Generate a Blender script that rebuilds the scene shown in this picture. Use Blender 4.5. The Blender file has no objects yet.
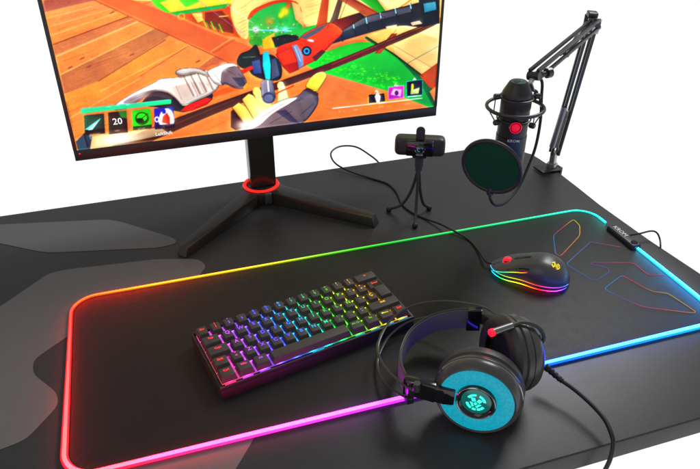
import bpy, bmesh, math, random
import numpy as np
from mathutils import Vector, Matrix
random.seed(4); rng=np.random.default_rng(7)
S=bpy.context.scene; COL=S.collection
# ---------------------------------------------------------------- camera
F=672.8; PITCH=math.atan(421/672.8); YAW=math.radians(17.8); H=.57
fw=np.array([math.sin(YAW)*math.cos(PITCH),math.cos(YAW)*math.cos(PITCH),-math.sin(PITCH)])
rt=np.array([math.cos(YAW),-math.sin(YAW),0.]); up=np.cross(rt,fw); CAM=np.array([0,0,H])
def ray(x,y): return fw+rt*(x-350)/F+up*(234.5-y)/F
def P(x,y,z=0.):
    d=ray(x,y); return Vector(CAM+d*(z-H)/d[2])
def PY(x,y,Y):
    d=ray(x,y); return Vector(CAM+d*Y/d[1])
cd=bpy.data.cameras.new('camera'); cam=bpy.data.objects.new('camera',cd); COL.objects.link(cam)
cam.location=(0,0,H); cam.rotation_euler=(math.pi/2-PITCH,0,-YAW)
cd.sensor_width=36; cd.lens=F/700*36; cd.clip_start=.01; cd.clip_end=100; S.camera=cam
# ---------------------------------------------------------------- materials
def lin(c):
    return tuple((v/255/12.92 if v/255<=.04045 else ((v/255+.055)/1.055)**2.4) for v in c[:3])
def mat(name,col,rough=.5,metal=0.,spec=.5,noise=0.,nscale=200.,bump=0.,bscale=600.,coat=0.,emit=None,es=0.,alpha=1.,trans=0.,bdist=.0004):
    m=bpy.data.materials.new(name); m.use_nodes=True; nt=m.node_tree; b=nt.nodes['Principled BSDF']
    b.inputs['Base Color'].default_value=(*col,1); b.inputs['Roughness'].default_value=rough
    b.inputs['Metallic'].default_value=metal; b.inputs['Specular IOR Level'].default_value=spec
    b.inputs['Coat Weight'].default_value=coat; b.inputs['Coat Roughness'].default_value=.08
    b.inputs['Alpha'].default_value=alpha; b.inputs['Transmission Weight'].default_value=trans
    if emit: b.inputs['Emission Color'].default_value=(*emit,1); b.inputs['Emission Strength'].default_value=es
    tc=nt.nodes.new('ShaderNodeTexCoord')
    if noise:
        n=nt.nodes.new('ShaderNodeTexNoise'); n.inputs['Scale'].default_value=nscale; n.inputs['Detail'].default_value=4
        nt.links.new(tc.outputs['Object'],n.inputs['Vector'])
        r=nt.nodes.new('ShaderNodeMapRange'); r.inputs[3].default_value=1-noise; r.inputs[4].default_value=1+noise
        nt.links.new(n.outputs['Fac'],r.inputs[0])
        mx=nt.nodes.new('ShaderNodeVectorMath'); mx.operation='SCALE'; mx.inputs[0].default_value=col
        nt.links.new(r.outputs[0],mx.inputs['Scale']); nt.links.new(mx.outputs[0],b.inputs['Base Color'])
        r2=nt.nodes.new('ShaderNodeMapRange'); r2.inputs[3].default_value=max(rough-.07,0); r2.inputs[4].default_value=min(rough+.07,1)
        n2=nt.nodes.new('ShaderNodeTexNoise'); n2.inputs['Scale'].default_value=nscale*.13; n2.inputs['Detail'].default_value=6
        nt.links.new(tc.outputs['Object'],n2.inputs['Vector'])
        nt.links.new(n2.outputs['Fac'],r2.inputs[0]); nt.links.new(r2.outputs[0],b.inputs['Roughness'])
    if bump:
        n=nt.nodes.new('ShaderNodeTexNoise'); n.inputs['Scale'].default_value=bscale; n.inputs['Detail'].default_value=3
        nt.links.new(tc.outputs['Object'],n.inputs['Vector'])
        bp=nt.nodes.new('ShaderNodeBump'); bp.inputs['Strength'].default_value=bump; bp.inputs['Distance'].default_value=bdist
        nt.links.new(n.outputs['Fac'],bp.inputs['Height']); nt.links.new(bp.outputs[0],b.inputs['Normal'])
    return m
def emat(name,strength,rough=.4,base=(.02,.02,.02)):
    """a lamp / screen surface: emission colour is the mesh's own 'glow' attribute"""
    m=mat(name,base,rough,spec=.3); nt=m.node_tree; b=nt.nodes['Principled BSDF']
    a=nt.nodes.new('ShaderNodeAttribute'); a.attribute_name='glow'
    nt.links.new(a.outputs['Color'],b.inputs['Emission Color']); b.inputs['Emission Strength'].default_value=strength
    return m
def pmat(name,rough=.6):
    m=mat(name,(.1,.1,.1),rough,spec=.2); nt=m.node_tree
    a=nt.nodes.new('ShaderNodeAttribute'); a.attribute_name='glow'
    nt.links.new(a.outputs['Color'],nt.nodes['Principled BSDF'].inputs['Base Color']); return m
M=dict(
 desk=mat('desk laminate',(.040,.040,.042),.36,spec=.3,noise=.10,nscale=60,bump=.30,bscale=900),
 deskgrey=mat('grey desk print',(.145,.144,.144),.42,spec=.3,noise=.06,nscale=60,bump=.30,bscale=900),
 pad=mat('mat cloth',(.0165,.0165,.017),.42,spec=.22,noise=.2,nscale=700,bump=.55,bscale=1400),
 plastic=mat('black plastic',(.022,.022,.023),.42,spec=.4,noise=.1,nscale=500,bump=.12,bscale=2500),
 stand=mat('satin black paint',(.028,.026,.022),.24,spec=.6,noise=.08,nscale=300),
 soft=mat('matt charcoal plastic',(.04,.04,.041),.5,spec=.4,noise=.08,nscale=500,bump=.1,bscale=2500),
 gloss=mat('gloss black',(.008,.008,.01),.09,spec=.6,noise=.05,nscale=200),
 bezel=mat('bezel plastic',(.03,.027,.027),.38,spec=.4,noise=.08,nscale=300),
 key=mat('keycap plastic',(.062,.053,.05),.55,spec=.35,noise=.08,nscale=700,bump=.15,bscale=3000),
 kcase=mat('keyboard case',(.02,.02,.022),.35,spec=.5,noise=.08,nscale=400),
 alu=mat('brushed dark metal',(.2,.2,.21),.35,metal=.9,noise=.12,nscale=400),
 steel=mat('satin steel',(.42,.42,.43),.32,metal=.9,noise=.1,nscale=400),
 armblack=mat('arm paint',(.022,.022,.024),.33,spec=.5,noise=.1,nscale=400),
 leather=mat('leatherette',(.036,.035,.035),.42,spec=.4,noise=.12,nscale=250,bump=.5,bscale=900),
 shell=mat('headset shell',(.058,.056,.056),.27,spec=.45,noise=.1,nscale=300,bump=.1,bscale=2000),
 strap=mat('headband cloth',(.12,.12,.122),.7,spec=.25,noise=.12,nscale=600,bump=.4,bscale=1800),
 chrome=mat('dark chrome',(.35,.33,.31),.16,metal=1),
 cable=mat('cable rubber',(.012,.012,.013),.5,spec=.4,noise=.1,nscale=900),
 mouse=mat('mouse coating',(.062,.062,.063),.34,spec=.5,noise=.08,nscale=500,bump=.08,bscale=3000),
 foam=mat('pop filter gauze',(.005,.055,.027),.8,spec=.12,noise=.25,nscale=1500,bump=.8,bscale=2500),
 white=mat('white lettering',(.75,.75,.75),.5),
 glass=mat('lens glass',(.004,.006,.008),.04,spec=.8,coat=1),
 strip=emat('rgb light strip',1.),
 panel=emat('key backlight',1.,base=(.5,.5,.5)),
 legend=emat('key legend',1.),
 led=emat('led strip',1.8),
 screen=emat('monitor screen',1.,rough=.35,base=(.01,.01,.01)),
 print=pmat('printed colour'),
)
M['strip'].node_tree.nodes['Principled BSDF'].inputs['Roughness'].default_value=.5
def emi(name,c,s): return mat(name,(.02,.02,.02),.4,spec=.2,emit=c,es=s)
M['red']=emi('red led',(1,.002,.009),5); M['dial']=emi('red dial glow',(1,.0,.05),.72)
M['ring']=emi('red accent ring',(1,.015,.01),1.1)
M['cyan']=emi('cyan light ring',(.0,.34,.47),1.)
nt=M['cyan'].node_tree; tc=nt.nodes.new('ShaderNodeTexCoord'); n=nt.nodes.new('ShaderNodeTexNoise'); n.inputs['Scale'].default_value=420; n.inputs['Detail'].default_value=5
mr_=nt.nodes.new('ShaderNodeMapRange'); mr_.inputs[1].default_value=.3; mr_.inputs[2].default_value=.7; mr_.inputs[3].default_value=.80; mr_.inputs[4].default_value=1.12
nt.links.new(tc.outputs['Object'],n.inputs['Vector']); nt.links.new(n.outputs['Fac'],mr_.inputs[0]); nt.links.new(mr_.outputs[0],nt.nodes['Principled BSDF'].inputs['Emission Strength'])
M['dome']=mat('lit dark dome',(.01,.01,.01),.12,spec=.6,emit=(0,.11,.095),es=1.)
M['teal']=emi('teal emblem',(.03,1,.68),1.6)
M['yellow']=emi('yellow emblem',(1,.72,.0),1.2); M['wht']=emi('white pixels',(1,1,1),1.1)
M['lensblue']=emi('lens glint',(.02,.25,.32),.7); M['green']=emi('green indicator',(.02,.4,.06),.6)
# ---------------------------------------------------------------- geometry builders: G = (verts, faces[, colours])
class G:
    def __init__(s): s.v=[]; s.f=[]; s.c=[]
    def add(s,v,f,c=None):
        o=len(s.v); s.v+= [tuple(p) for p in v]; s.f+=[tuple(i+o for i in q) for q in f]
        if c is not None: s.c+= list(c) if isinstance(c[0],(tuple,list)) else [c]*len(v)
        return s
def nrm(v): v=Vector(v); return v.normalized()
def tube(pts,r,n=10,col=None,cap=True,flat=1.,upv=(0,0,1),g=None):
    """swept tube; r number or list; flat = height/width ratio measured along upv"""
    g=g or G(); pts=[Vector(p) for p in pts]; k=len(pts); rr=r if isinstance(r,(list,tuple)) else [r]*k
    v=[];f=[];c=[]; ux=None
    for i,p in enumerate(pts):
        t=nrm(pts[min(i+1,k-1)]-pts[max(i-1,0)])
        if flat!=1.: a=nrm(t.cross(Vector(upv))); b=a.cross(t)
        else:
            if ux is None: ux=Vector((0,0,1)) if abs(t.z)<.9 else Vector((1,0,0))
            a=ux-t*ux.dot(t); a=nrm(a); ux=a; b=t.cross(a)
        for j in range(n):
            w=2*math.pi*j/n; v.append(p+a*math.cos(w)*rr[i]+b*math.sin(w)*rr[i]*flat)
            if col is not None: c.append(col[i] if isinstance(col,list) else col)
    for i in range(k-1):
        for j in range(n): f.append((i*n+j,i*n+(j+1)%n,(i+1)*n+(j+1)%n,(i+1)*n+j))
    if cap: f.append(tuple(range(n-1,-1,-1))); f.append(tuple((k-1)*n+j for j in range(n)))
    return g.add(v,f,c if col is not None else None)
def spline(pts,n=12,closed=False):
    pts=[Vector(p) for p in pts]; k=len(pts); out=[]
    rng_=range(k if closed else k-1)
    for i in rng_:
        if closed: p0,p1,p2,p3=pts[i-1],pts[i],pts[(i+1)%k],pts[(i+2)%k]
        else: p0,p1,p2,p3=pts[max(i-1,0)],pts[i],pts[i+1],pts[min(i+2,k-1)]
        for j in range(n):
            t=j/n; out.append(.5*((2*p1)+(p2-p0)*t+(2*p0-5*p1+4*p2-p3)*t*t+(3*p1-p0-3*p2+p3)*t**3))
    if not closed: out.append(pts[-1])
    return out
def frame(n,upv=(0,0,1)):
    n=nrm(n); a=Vector(upv).cross(n)
    a=nrm(a) if a.length>1e-4 else Vector((1,0,0)); a=nrm(a-n*a.dot(n)); b=n.cross(a); return a,b,n
def lathe(prof,c,n,upv=(0,0,1),seg=64,g=None,a0=0,a1=2*math.pi,sx=1.,sy=1.):
    """prof: list of (radius, height along n)"""
    g=g or G(); a,b,n=frame(n,upv); c=Vector(c); v=[];f=[]; full=abs(a1-a0-2*math.pi)<1e-6; m=seg if full else seg+1
    for r,h in prof:
        for j in range(m):
            w=a0+(a1-a0)*j/seg; v.append(c+(a*math.cos(w)*sx+b*math.sin(w)*sy)*r+n*h)
    for i in range(len(prof)-1):
        for j in range(seg):
            j2=(j+1)%m; f.append((i*m+j,i*m+j2,(i+1)*m+j2,(i+1)*m+j))
    if prof[0][0]>1e-6 and full and prof[0][0]!=prof[-1][0] or (full and len(prof)==2): pass
    return g.add(v,f)
def box(c,s,R=None,g=None,bev=0.,seg=2):
    bm=bmesh.new(); bmesh.ops.create_cube(bm,size=1)
    for q in bm.verts: q.co=Vector((q.co.x*s[0],q.co.y*s[1],q.co.z*s[2]))
    if bev: bmesh.ops.bevel(bm,geom=list(bm.edges),offset=bev,segments=seg,profile=.6,affect='EDGES')
    R=R or Matrix.Identity(3); g=g or G(); bm.verts.index_update()
    g.add([R@q.co+Vector(c) for q in bm.verts],[[q.index for q in fc.verts] for fc in bm.faces]); bm.free(); return g
def hull(pts,bev=0.,seg=2,g=None):
    bm=bmesh.new()
    for p in pts: bm.verts.new(p)
    bmesh.ops.convex_hull(bm,input=bm.verts); bmesh.ops.dissolve_limit(bm,angle_limit=.02,verts=bm.verts,edges=bm.edges)
    if bev: bmesh.ops.bevel(bm,geom=list(bm.edges),offset=bev,segments=seg,profile=.6,affect='EDGES')
    bm.verts.index_update(); g=g or G()
    g.add([q.co.copy() for q in bm.verts],[[q.index for q in fc.verts] for fc in bm.faces]); bm.free(); return g
def prism(poly,z0,z1,bev=0.,g=None,R=None,o=(0,0,0)):
    """extruded outline (x,y) between z0 and z1"""
    bm=bmesh.new(); vs=[bm.verts.new((p[0],p[1],z0)) for p in poly]; fc=bm.faces.new(vs)
    if fc.normal.z>0: fc.normal_flip()
    fc.normal_update()
    if fc.normal.z>0: fc.normal_flip()
    r=bmesh.ops.extrude_face_region(bm,geom=[fc]); top=[e for e in r['geom'] if isinstance(e,bmesh.types.BMVert)]
    for q in top: q.co.z=z1
    bmesh.ops.recalc_face_normals(bm,faces=bm.faces)
    if bev:
        es=[e for e in bm.edges if all(abs(q.co.z-z1)<1e-7 for q in e.verts)]
        bmesh.ops.bevel(bm,geom=es,offset=bev,segments=3,profile=.5,affect='EDGES')
    bm.verts.index_update(); g=g or G(); R=R or Matrix.Identity(3); o=Vector(o)
    g.add([R@q.co+o for q in bm.verts],[[q.index for q in f.verts] for f in bm.faces]); bm.free(); return g
def sphere(c,r,g=None,n=16,sc=(1,1,1)):
    pr=[]; g=g or G(); v=[];f=[]; c=Vector(c)
    for i in range(n//2+1):
        a=math.pi*i/(n//2)
        for j in range(n): w=2*math.pi*j/n; v.append(c+Vector((math.sin(a)*math.cos(w)*r*sc[0],math.sin(a)*math.sin(w)*r*sc[1],-math.cos(a)*r*sc[2])))
    for i in range(n//2):
        for j in range(n): f.append((i*n+j,i*n+(j+1)%n,(i+1)*n+(j+1)%n,(i+1)*n+j))
    return g.add(v,f)
def ribbon(pts,w,n,closed=False,th=.0004,col=None,g=None):
    """flat line of width w lying on a surface of normal n"""
    g=g or G(); n=nrm(n); k=len(pts); v=[];f=[];c=[]
    for i,p in enumerate(pts):
        p=Vector(p); a=pts[(i-1)%k] if closed or i>0 else p; b=pts[(i+1)%k] if closed or i<k-1 else p
        s=nrm(nrm(Vector(b)-Vector(a)).cross(n))*w/2
        v+=[p+s,p+s+n*th,p-s+n*th,p-s]
        if col: c+=[col[i]]*4
    for i in range(k if closed else k-1):
        j=(i+1)%k
        for q in range(3): f.append((i*4+q,j*4+q,j*4+q+1,i*4+q+1))
    return g.add(v,f,c if col else None)
def textg(s,size,o,xd,yd,depth=.0002,center=True,g=None,space=1.):
    cu=bpy.data.curves.new('t','FONT'); cu.body=s; cu.size=size; cu.align_x='CENTER' if center else 'LEFT'; cu.align_y='CENTER'; cu.resolution_u=2
    cu.space_line=.95; cu.space_character=space; cu.offset=size*(.004 if size<.009 else .012)
    ob=bpy.data.objects.new('t',cu); COL.objects.link(ob); me=bpy.data.meshes.new_from_object(ob.evaluated_get(bpy.context.evaluated_depsgraph_get()))
    xd=nrm(xd); yd=nrm(yd); n=xd.cross(yd); o=Vector(o); g=g or G()
    g.add([o+xd*v.co.x+yd*v.co.y+n*depth for v in me.vertices],[tuple(p.vertices) for p in me.polygons])
    bpy.data.objects.remove(ob); bpy.data.curves.remove(cu); bpy.data.meshes.remove(me); return g
# ---------------------------------------------------------------- objects
def root(name,label,cat,loc,rot=(0,0,0),group=None):
    o=bpy.data.objects.new(name,None); COL.objects.link(o); o.empty_display_size=.02
    o.location=loc; o.rotation_euler=rot; o['label']=label; o['category']=cat
    if group: o['group']=group
    return o
def base_of(p):
    while p.parent: p=p.parent
    return p.location.copy()
def obj(name,g,m,parent=None,local=False,sharp=35,label=None):
    me=bpy.data.meshes.new(name); off=Vector((0,0,0))
    if parent and not local: off=base_of(parent)
    me.from_pydata([tuple(Vector(v)-off) for v in g.v],[],g.f)
    if len(g.c)==len(g.v) and g.c:
        a=me.color_attributes.new('glow','FLOAT_COLOR','POINT'); a.data.foreach_set('color',np.array([(*c,1) for c in g.c],dtype=np.float32).ravel())
    bm=bmesh.new(); bm.from_mesh(me); bmesh.ops.recalc_face_normals(bm,faces=bm.faces); bm.to_mesh(me); bm.free()
    me.polygons.foreach_set('use_smooth',[True]*len(me.polygons)); me.set_sharp_from_angle(angle=math.radians(sharp))
    me.materials.append(M[m]); o=bpy.data.objects.new(name,me); COL.objects.link(o)
    if parent: o.parent=parent
    if label: o['label']=label
    return o
def grad(stops,t):
    if t<=stops[0][0]: return lin(stops[0][1])
    for (a,c),(b,d) in zip(stops,stops[1:]):
        if t<=b:
            w=(t-a)/(b-a); c=lin(c); d=lin(d); return tuple(x*(1-w)+y*w for x,y in zip(c,d))
    return lin(stops[-1][1])
def boost(c,k=5.,m=1.): return tuple(v*(1+(m-1)*min(1,1.3*v))*(1+k*v**4) for v in c)
def rrect(x0,y0,x1,y1,r,n=10):
    out=[]
    for cx,cy,a in ((x1-r,y1-r,0),(x0+r,y1-r,90),(x0+r,y0+r,180),(x1-r,y0+r,270)):
        for i in range(n+1): w=math.radians(a+90*i/n); out.append((cx+r*math.cos(w),cy+r*math.sin(w)))
    return out
def emblem(r,o,xd,yd,depth=.0003,g=None):
    """angular badge: broken ring with a split chevron inside"""
    g=g or G(); xd=nrm(xd); yd=nrm(yd); n=xd.cross(yd); o=Vector(o)+n*depth
    def poly(ps): g.add([o+xd*x*r+yd*y*r for x,y in ps],[tuple(range(len(ps)))])
    for a0,a1 in ((20,80),(100,160),(200,250),(258,282),(290,340)):
        k=5; ps=[(math.cos(math.radians(a0+(a1-a0)*i/k)),math.sin(math.radians(a0+(a1-a0)*i/k))) for i in range(k+1)]
        for i in range(k): poly([ps[i],ps[i+1],(ps[i+1][0]*.74,ps[i+1][1]*.74),(ps[i][0]*.74,ps[i][1]*.74)])
    poly([(-.62,.42),(-.2,.5),(-.02,.12),(-.36,-.02)]); poly([(.62,.42),(.2,.5),(.02,.12),(.36,-.02)])
    poly([(-.6,-.1),(-.3,-.12),(-.06,-.55),(-.25,-.62)]); poly([(.6,-.1),(.3,-.12),(.06,-.55),(.25,-.62)]); poly([(0,.02),(.2,-.12),(0,-.4),(-.2,-.12)])
    return g
# ================================================================= DESK
desk=root('desk','black desk top with pale grey geometric print and rounded corner','desk',(.3,.74,0))
e=[P(522.4,151.3),P(532,154),P(539.4,158.4),P(549,164.7),P(558.6,172),P(578,187),P(600,204.5),P(650,240),P(700,273)]
e=[(p.x,p.y) for p in e]
dx,dy=e[-1][0]-e[-3][0],e[-1][1]-e[-3][1]; yn=.381
tail=[(e[-1][0]+dx*.6,e[-1][1]+dy*.6)]; k=(yn+.03-tail[0][1])/dy; tail.append((tail[0][0]+dx*k*.9,yn+.03)); tail.append((tail[1][0]-.03,yn))
outl=[(-1.1,yn),(-1.1,1.102),(e[0][0]-.06,1.102),(e[0][0]-.02,1.1)]+e+tail
obj('tabletop',prism(outl,-.025,0,bev=.0022),'desk',desk)
def pz(ps,z): return [(P(x,y).x,P(x,y).y) for x,y in ps]
def smooth_poly(ps,r=.014,n=6):
    out=[];k=len(ps)
    for i in range(k):
        p=Vector((*ps[i],0));a=Vector((*ps[i-1],0));b=Vector((*ps[(i+1)%k],0))
        da=min(r,(a-p).length*.45); db=min(r,(b-p).length*.45); A=p+nrm(a-p)*da; B=p+nrm(b-p)*db
        for j in range(n+1): t=j/n; q=A*(1-t)**2+p*2*t*(1-t)+B*t*t; out.append((q.x,q.y))
    return out
g=prism(smooth_poly(pz([(-60,229),(0,224.7),(108,219.6),(121,222),(175,238.5),(177,243.5),(159,247.8),(51,252.8),(38,251.5),(0,243.5),(-60,232)],0),.012),.0002,.0005)
obj('printed_pattern',g,'deskgrey',desk,label='upper pale grey patch printed on the desk')
sh=[(-120,368),(0,307),(48,274),(64,270),(159,259.2),(198,259.2),(207,266),(180,300),(90,322),(67,337),(33,360.5),(33,374),(57,393),(58.5,405.5),(26,440),(0,450),(-120,485)]
obj('printed_pattern',prism(smooth_poly(pz(sh,0),.011),.0002,.0005),'deskgrey',desk,label='large pale grey patch printed left of the mouse mat')
sh=[(110,440),(262,420),(255,437),(238,466),(228,480),(235,500),(150,560),(90,520)]
obj('printed_pattern',prism(smooth_poly(pz(sh,0),.012),.0002,.0005),'deskgrey',desk,label='pale grey patch printed at the near edge')
# ================================================================= MOUSE MAT
X0,X1,Y0,Y1=-.1385,.6835,.508,.8175; RC=.034
pad=root('mouse_mat','large black mouse mat edged with a rainbow light strip','mouse mat',((X0+X1)/2,(Y0+Y1)/2,0))
obj('pad_surface',prism(rrect(X0,Y0,X1,Y1,RC),.0006,.0034,bev=.0008),'pad',pad)
loop=rrect(X0-.0005,Y0-.0005,X1+.0005,Y1+.0005,RC,14)
fine=[]
for i in range(len(loop)):
    a=Vector((*loop[i],0));b=Vector((*loop[(i+1)%len(loop)],0)); m=max(1,int((b-a).length/.008))
    for j in range(m): fine.append(a.lerp(b,j/m))
TOP=[(-.14,(255,95,20)),(-.10,(255,130,15)),(-.03,(245,165,10)),(.06,(215,175,10)),(.14,(180,175,10)),(.24,(95,170,15)),(.33,(20,160,50)),(.44,(10,165,95)),(.58,(10,180,145)),(.68,(0,195,185))]
BOT=[(-.14,(255,45,75)),(-.08,(255,50,90)),(.0,(250,60,150)),(.1,(240,75,205)),(.22,(205,70,240)),(.3,(120,70,255)),(.36,(20,90,255)),(.42,(0,125,255)),(.55,(0,150,255)),(.68,(0,180,245))]
def stripcol(p):
    if p.y>Y1-.02: return grad(TOP,p.x)
    if p.y<Y0+.02: return grad(BOT,p.x)
    w=(p.y-Y0)/(Y1-Y0)
    return grad([(0,(255,40,55)),(.3,(255,30,40)),(.85,(255,42,30)),(1,(255,95,20))],w) if p.x<.2 else grad([(0,(0,200,245)),(1,(0,215,205))],w)
cA=P(604,226); cB=P(631,248)   # control box span on the right edge
boxy0,boxy1=min(cA.y,cB.y)+.004,max(cA.y,cB.y)-.004
pts=[p for p in fine if not (p.x>X1-.01 and boxy0<p.y<boxy1)]
i0=max(range(len(pts)),key=lambda i:(pts[(i)]-pts[i-1]).length); pts=pts[i0:]+pts[:i0]
sc_=[stripcol(p) for p in pts]
def near_(p): return min(1,max(0,1-(p.y-Y0)/(Y1-Y0))) if p.x<.3 or p.y<Y1-.03 else 0
g=tube([p+Vector((0,0,.0038)) for p in pts],[.0024+.0018*near_(p) for p in pts],n=12,col=[tuple(q**1.35*(.75+1.2*near_(p)) for q in c) for p,c in zip(pts,sc_)],flat=.5)
ls=obj('light_strip',g,'strip',pad)
g=tube([p+Vector((0,0,.0050)) for p in pts],[.0012+.0012*near_(p) for p in pts],n=12,col=[boost(tuple(min(1,q+.03+.20*near_(p)) for q in c),(6 if .2<p.x<.365 and p.y<Y0+.1 else 9+27*near_(p)),(1 if .2<p.x<.365 and p.y<Y0+.1 else 1.7)+1.7*(1-near_(p))) for p,c in zip(pts,sc_)])
obj('core',g,'strip',ls)
# coloured emblem outlines printed on the mat
def img(ps,ox,oy,sc): return [(ox+x/sc,oy+y/sc) for x,y in ps]
SC=688/220
e1=img([(292,60),(312,80),(312,112),(252,176),(236,168),(230,118),(232,108)],480,200,SC)
e2=img([(345,132),(272,198),(276,205),(350,250),(365,251),(405,225),(400,213),(346,201),(350,196),(480,196),(525,235),(575,236)],480,200,SC)
e2b=img([(345,132),(440,147)],480,200,SC)
e3=img([(450,238),(440,238),(392,274),(394,282),(440,305),(510,335),(685,356),(600,300),(585,292),(540,286),(515,275)],480,200,SC)
def outline(ps,closed,cols,g):
    pl=[P(x,y,.0034) for x,y in ps]
    if closed: pl=spline(pl,1,True)
    dense=[]
    k=len(pl)
    for i in range(k if closed else k-1):
        a,b=pl[i],pl[(i+1)%k]
        for j in range(10): dense.append(a.lerp(b,j/10))
    if not closed: dense.append(pl[-1])
    # round the corners
    for _ in range(3):
        m=len(dense); dense=[(dense[i-1]+dense[i]*2+dense[(i+1)%m])/4 if closed or 0<i<m-1 else dense[i] for i in range(m)]
    m=len(dense); ribbon(dense,.0011,(0,0,1),closed,.0003,[grad(cols,i/m) for i in range(m)],g)
Y_,R_,B_,P_=(235,205,50),(225,60,90),(45,130,205),(120,80,170)
g=G()
outline(e1,True,[(0,Y_),(.15,Y_),(.35,(230,130,60)),(.5,R_),(.62,B_),(.75,B_),(.85,P_),(.93,R_),(1,Y_)],g)
outline(e2,False,[(0,P_),(.1,B_),(.35,(50,90,180)),(.55,P_),(.7,(110,70,150)),(.82,R_),(1,(190,60,100))],g)
outline(e2b,False,[(0,P_),(1,R_)],g)
outline(e3,True,[(0,R_),(.1,B_),(.25,B_),(.38,P_),(.48,R_),(.55,(235,150,50)),(.68,(210,200,60)),(.8,(225,150,60)),(.95,R_),(1,R_)],g)
obj('printed_emblem',g,'print',pad)
# control box on the right edge
q0,q1=P(604,226,.012),P(630,247,.012); ctr=(q0+q1)/2; ctr.z=0; ax=nrm(Vector((q1.x-q0.x,q1.y-q0.y,0)));
ax=Vector((0.0,-1,0)); ctr=Vector((X1-.001,(P(601,226,.01).y+P(632,247,.01).y)/2,0)); L=abs(P(601,226,.01).y-P(632,247,.01).y)
R3=Matrix((ax,Vector((-ax.y,ax.x,0)),(0,0,1))).transposed()
cb=obj('control_box',prism(rrect(-L/2,-.0088,L/2,.0088,.0055),.0008,.0105,bev=.003,R=R3,o=ctr),'plastic',pad)
obj('lettering',textg('KROM',.0108,ctr+Vector((.0005,.010,.0106)),(0,-1,0),(1,0,0)),'white',cb)
obj('button',lathe([(0,.0009),(.0038,.0009),(.0042,.0004),(.0046,.0009),(.005,.0009),(.0052,0)],ctr+Vector((0,-L/2+.009,.0106)),(0,0,1)),'gloss',cb)
gx=P(625,237,.008); w=spline([ctr+Vector((.009,.0,.007)),P(640,233.5,.012),P(651,231,.014),P(657,233,.012),P(660,240,.004),P(660.5,249,-.004),P(660,260,-.06)],10)
obj('cable',tube(w,.0014,10),'cable',pad)
# ================================================================= KEYBOARD
KW,KD=.263,.103; ka=math.radians(11.6)
kn=P(222,402,0); kb=root('keyboard','compact black keyboard glowing in rainbow colours from under its keys','keyboard',kn,(0,0,ka))
TI=math.radians(3.4)
g=hull([(0,0,.002),(KW,0,.002),(0,KD,.002),(KW,KD,.002),(0,0,.0165),(KW,0,.0165),(0,KD,.0225),(KW,KD,.0225),(.003,.002,0.0),(KW-.003,.002,0),(.003,KD-.002,0),(KW-.003,KD-.002,0)],.0012)
obj('case',g,'kcase',kb,local=True)
def kz(y): return .0165+y*(.006/KD)
g=ribbon([(.001,.0011,kz(0)+.00385),(KW-.001,.0011,kz(0)+.00385)],.0011,(0,0,1),False,.0003)
obj('trim',g,'alu',kb,local=True)
PX_,PYk=(KW-.0065)/15,(KD-.0068)/5; OX,OY=.00325,.0037
HUE=[(0,(255,45,90)),(.05,(255,70,170)),(.13,(225,90,240)),(.25,(150,90,255)),(.36,(60,120,255)),(.45,(20,190,240)),(.53,(10,215,190)),(.61,(30,215,80)),(.70,(120,220,30)),(.78,(215,225,20)),(.9,(255,205,15)),(.97,(255,110,20)),(1,(255,50,30))]
def kcol(x,y): return grad(HUE,(x-.0)/KW+ (y-KD/2)*.9 )
def klegend(u,v):    # the corners run to red as in the photo
    t=u/15
    if u<1.6 and v>.5: return lin((255,60,75))
    if v>=3 and u>13.8: return lin((255,150,30)) if v>=4 else lin((255,90,40))
    if v<1 and u>14: return lin((255,50,40))
    return kcol(u*PX_,v*PYk)
for nm_,a_,b_ in (('bezel_edge',(0,0),(KW,.0026)),('bezel_edge',(0,KD-.0022),(KW,KD)),('bezel_edge',(0,.0027),(.0024,KD-.0023)),('bezel_edge',(KW-.0024,.0027),(KW,KD-.0023))):
    obj(nm_,hull([(x,y,kz(y)+z) for x in(a_[0],b_[0]) for y in(a_[1],b_[1]) for z in(-.001,.0038)],.0005),'kcase',kb,local=True)
rows=[ # (v, [(width,legend)...])
 (4,[(1,'Esc')]+[(1,a+'\n'+b) for a,b in zip('!"·$%&/()=?¿','1234567890\'¡')]+[(2,'<-')]),
 (3,[(1.5,'Tab')]+[(1,a) for a in 'QWERTYUIOP']+[(1,'^\n`'),(1,'*\n+'),(1.5,'#enter')]),
 (2,[(1.75,'Caps')]+[(1,a) for a in 'ASDFGHJKLÑ']+[(1,'¨\n´'),(1,'Ç'),(1.25,None)]),
 (1,[(1.25,'Shift'),(1,'>\n<')]+[(1,a) for a in 'ZXCVBNM']+[(1,';\n,'),(1,':\n.'),(1,'_\n-'),(2.75,'Shift')]),
 (0,[(1.25,'Ctrl'),(1.25,'Win'),(1.25,'Alt'),(6.25,''),(1.25,'Alt Gr'),(1.25,'Fn'),(1.25,'Menu'),(1.25,'Ctrl')])]
# plate under the caps: one diffused LED below each switch
leds=[]
for v_,ks in rows:
    u=0
    for w_,lg in ks: 
        n_=1 if w_<3 else 5
        for q in range(n_): leds.append((OX+(u+w_*(q+.5)/n_)*PX_,OY+(v_+.5)*PYk))
        u+=w_
leds=np.array(leds); nx,ny=260,110; g=G(); v=[];f=[];c=[]
for j in range(ny+1):
    for i in range(nx+1):
        x=.0050+(KW-.0100)*i/nx; y=.0075+(KD-.0120)*j/ny; v.append((x,y,kz(y)+.0004)); d2=(((leds[:,0]-x)/.0050)**2+((leds[:,1]-y)/.0052)**2).min()
        k_=.55+24*math.exp(-d2*1.5); c.append(tuple(q**1.35*k_ for q in kcol(x,y)))
for j in range(ny):
    for i in range(nx): a=j*(nx+1)+i; f.append((a,a+1,a+nx+2,a+nx+1))
g.add(v,f,c); obj('backlight_panel',g,'panel',kb,local=True)
KH=.0125
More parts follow.
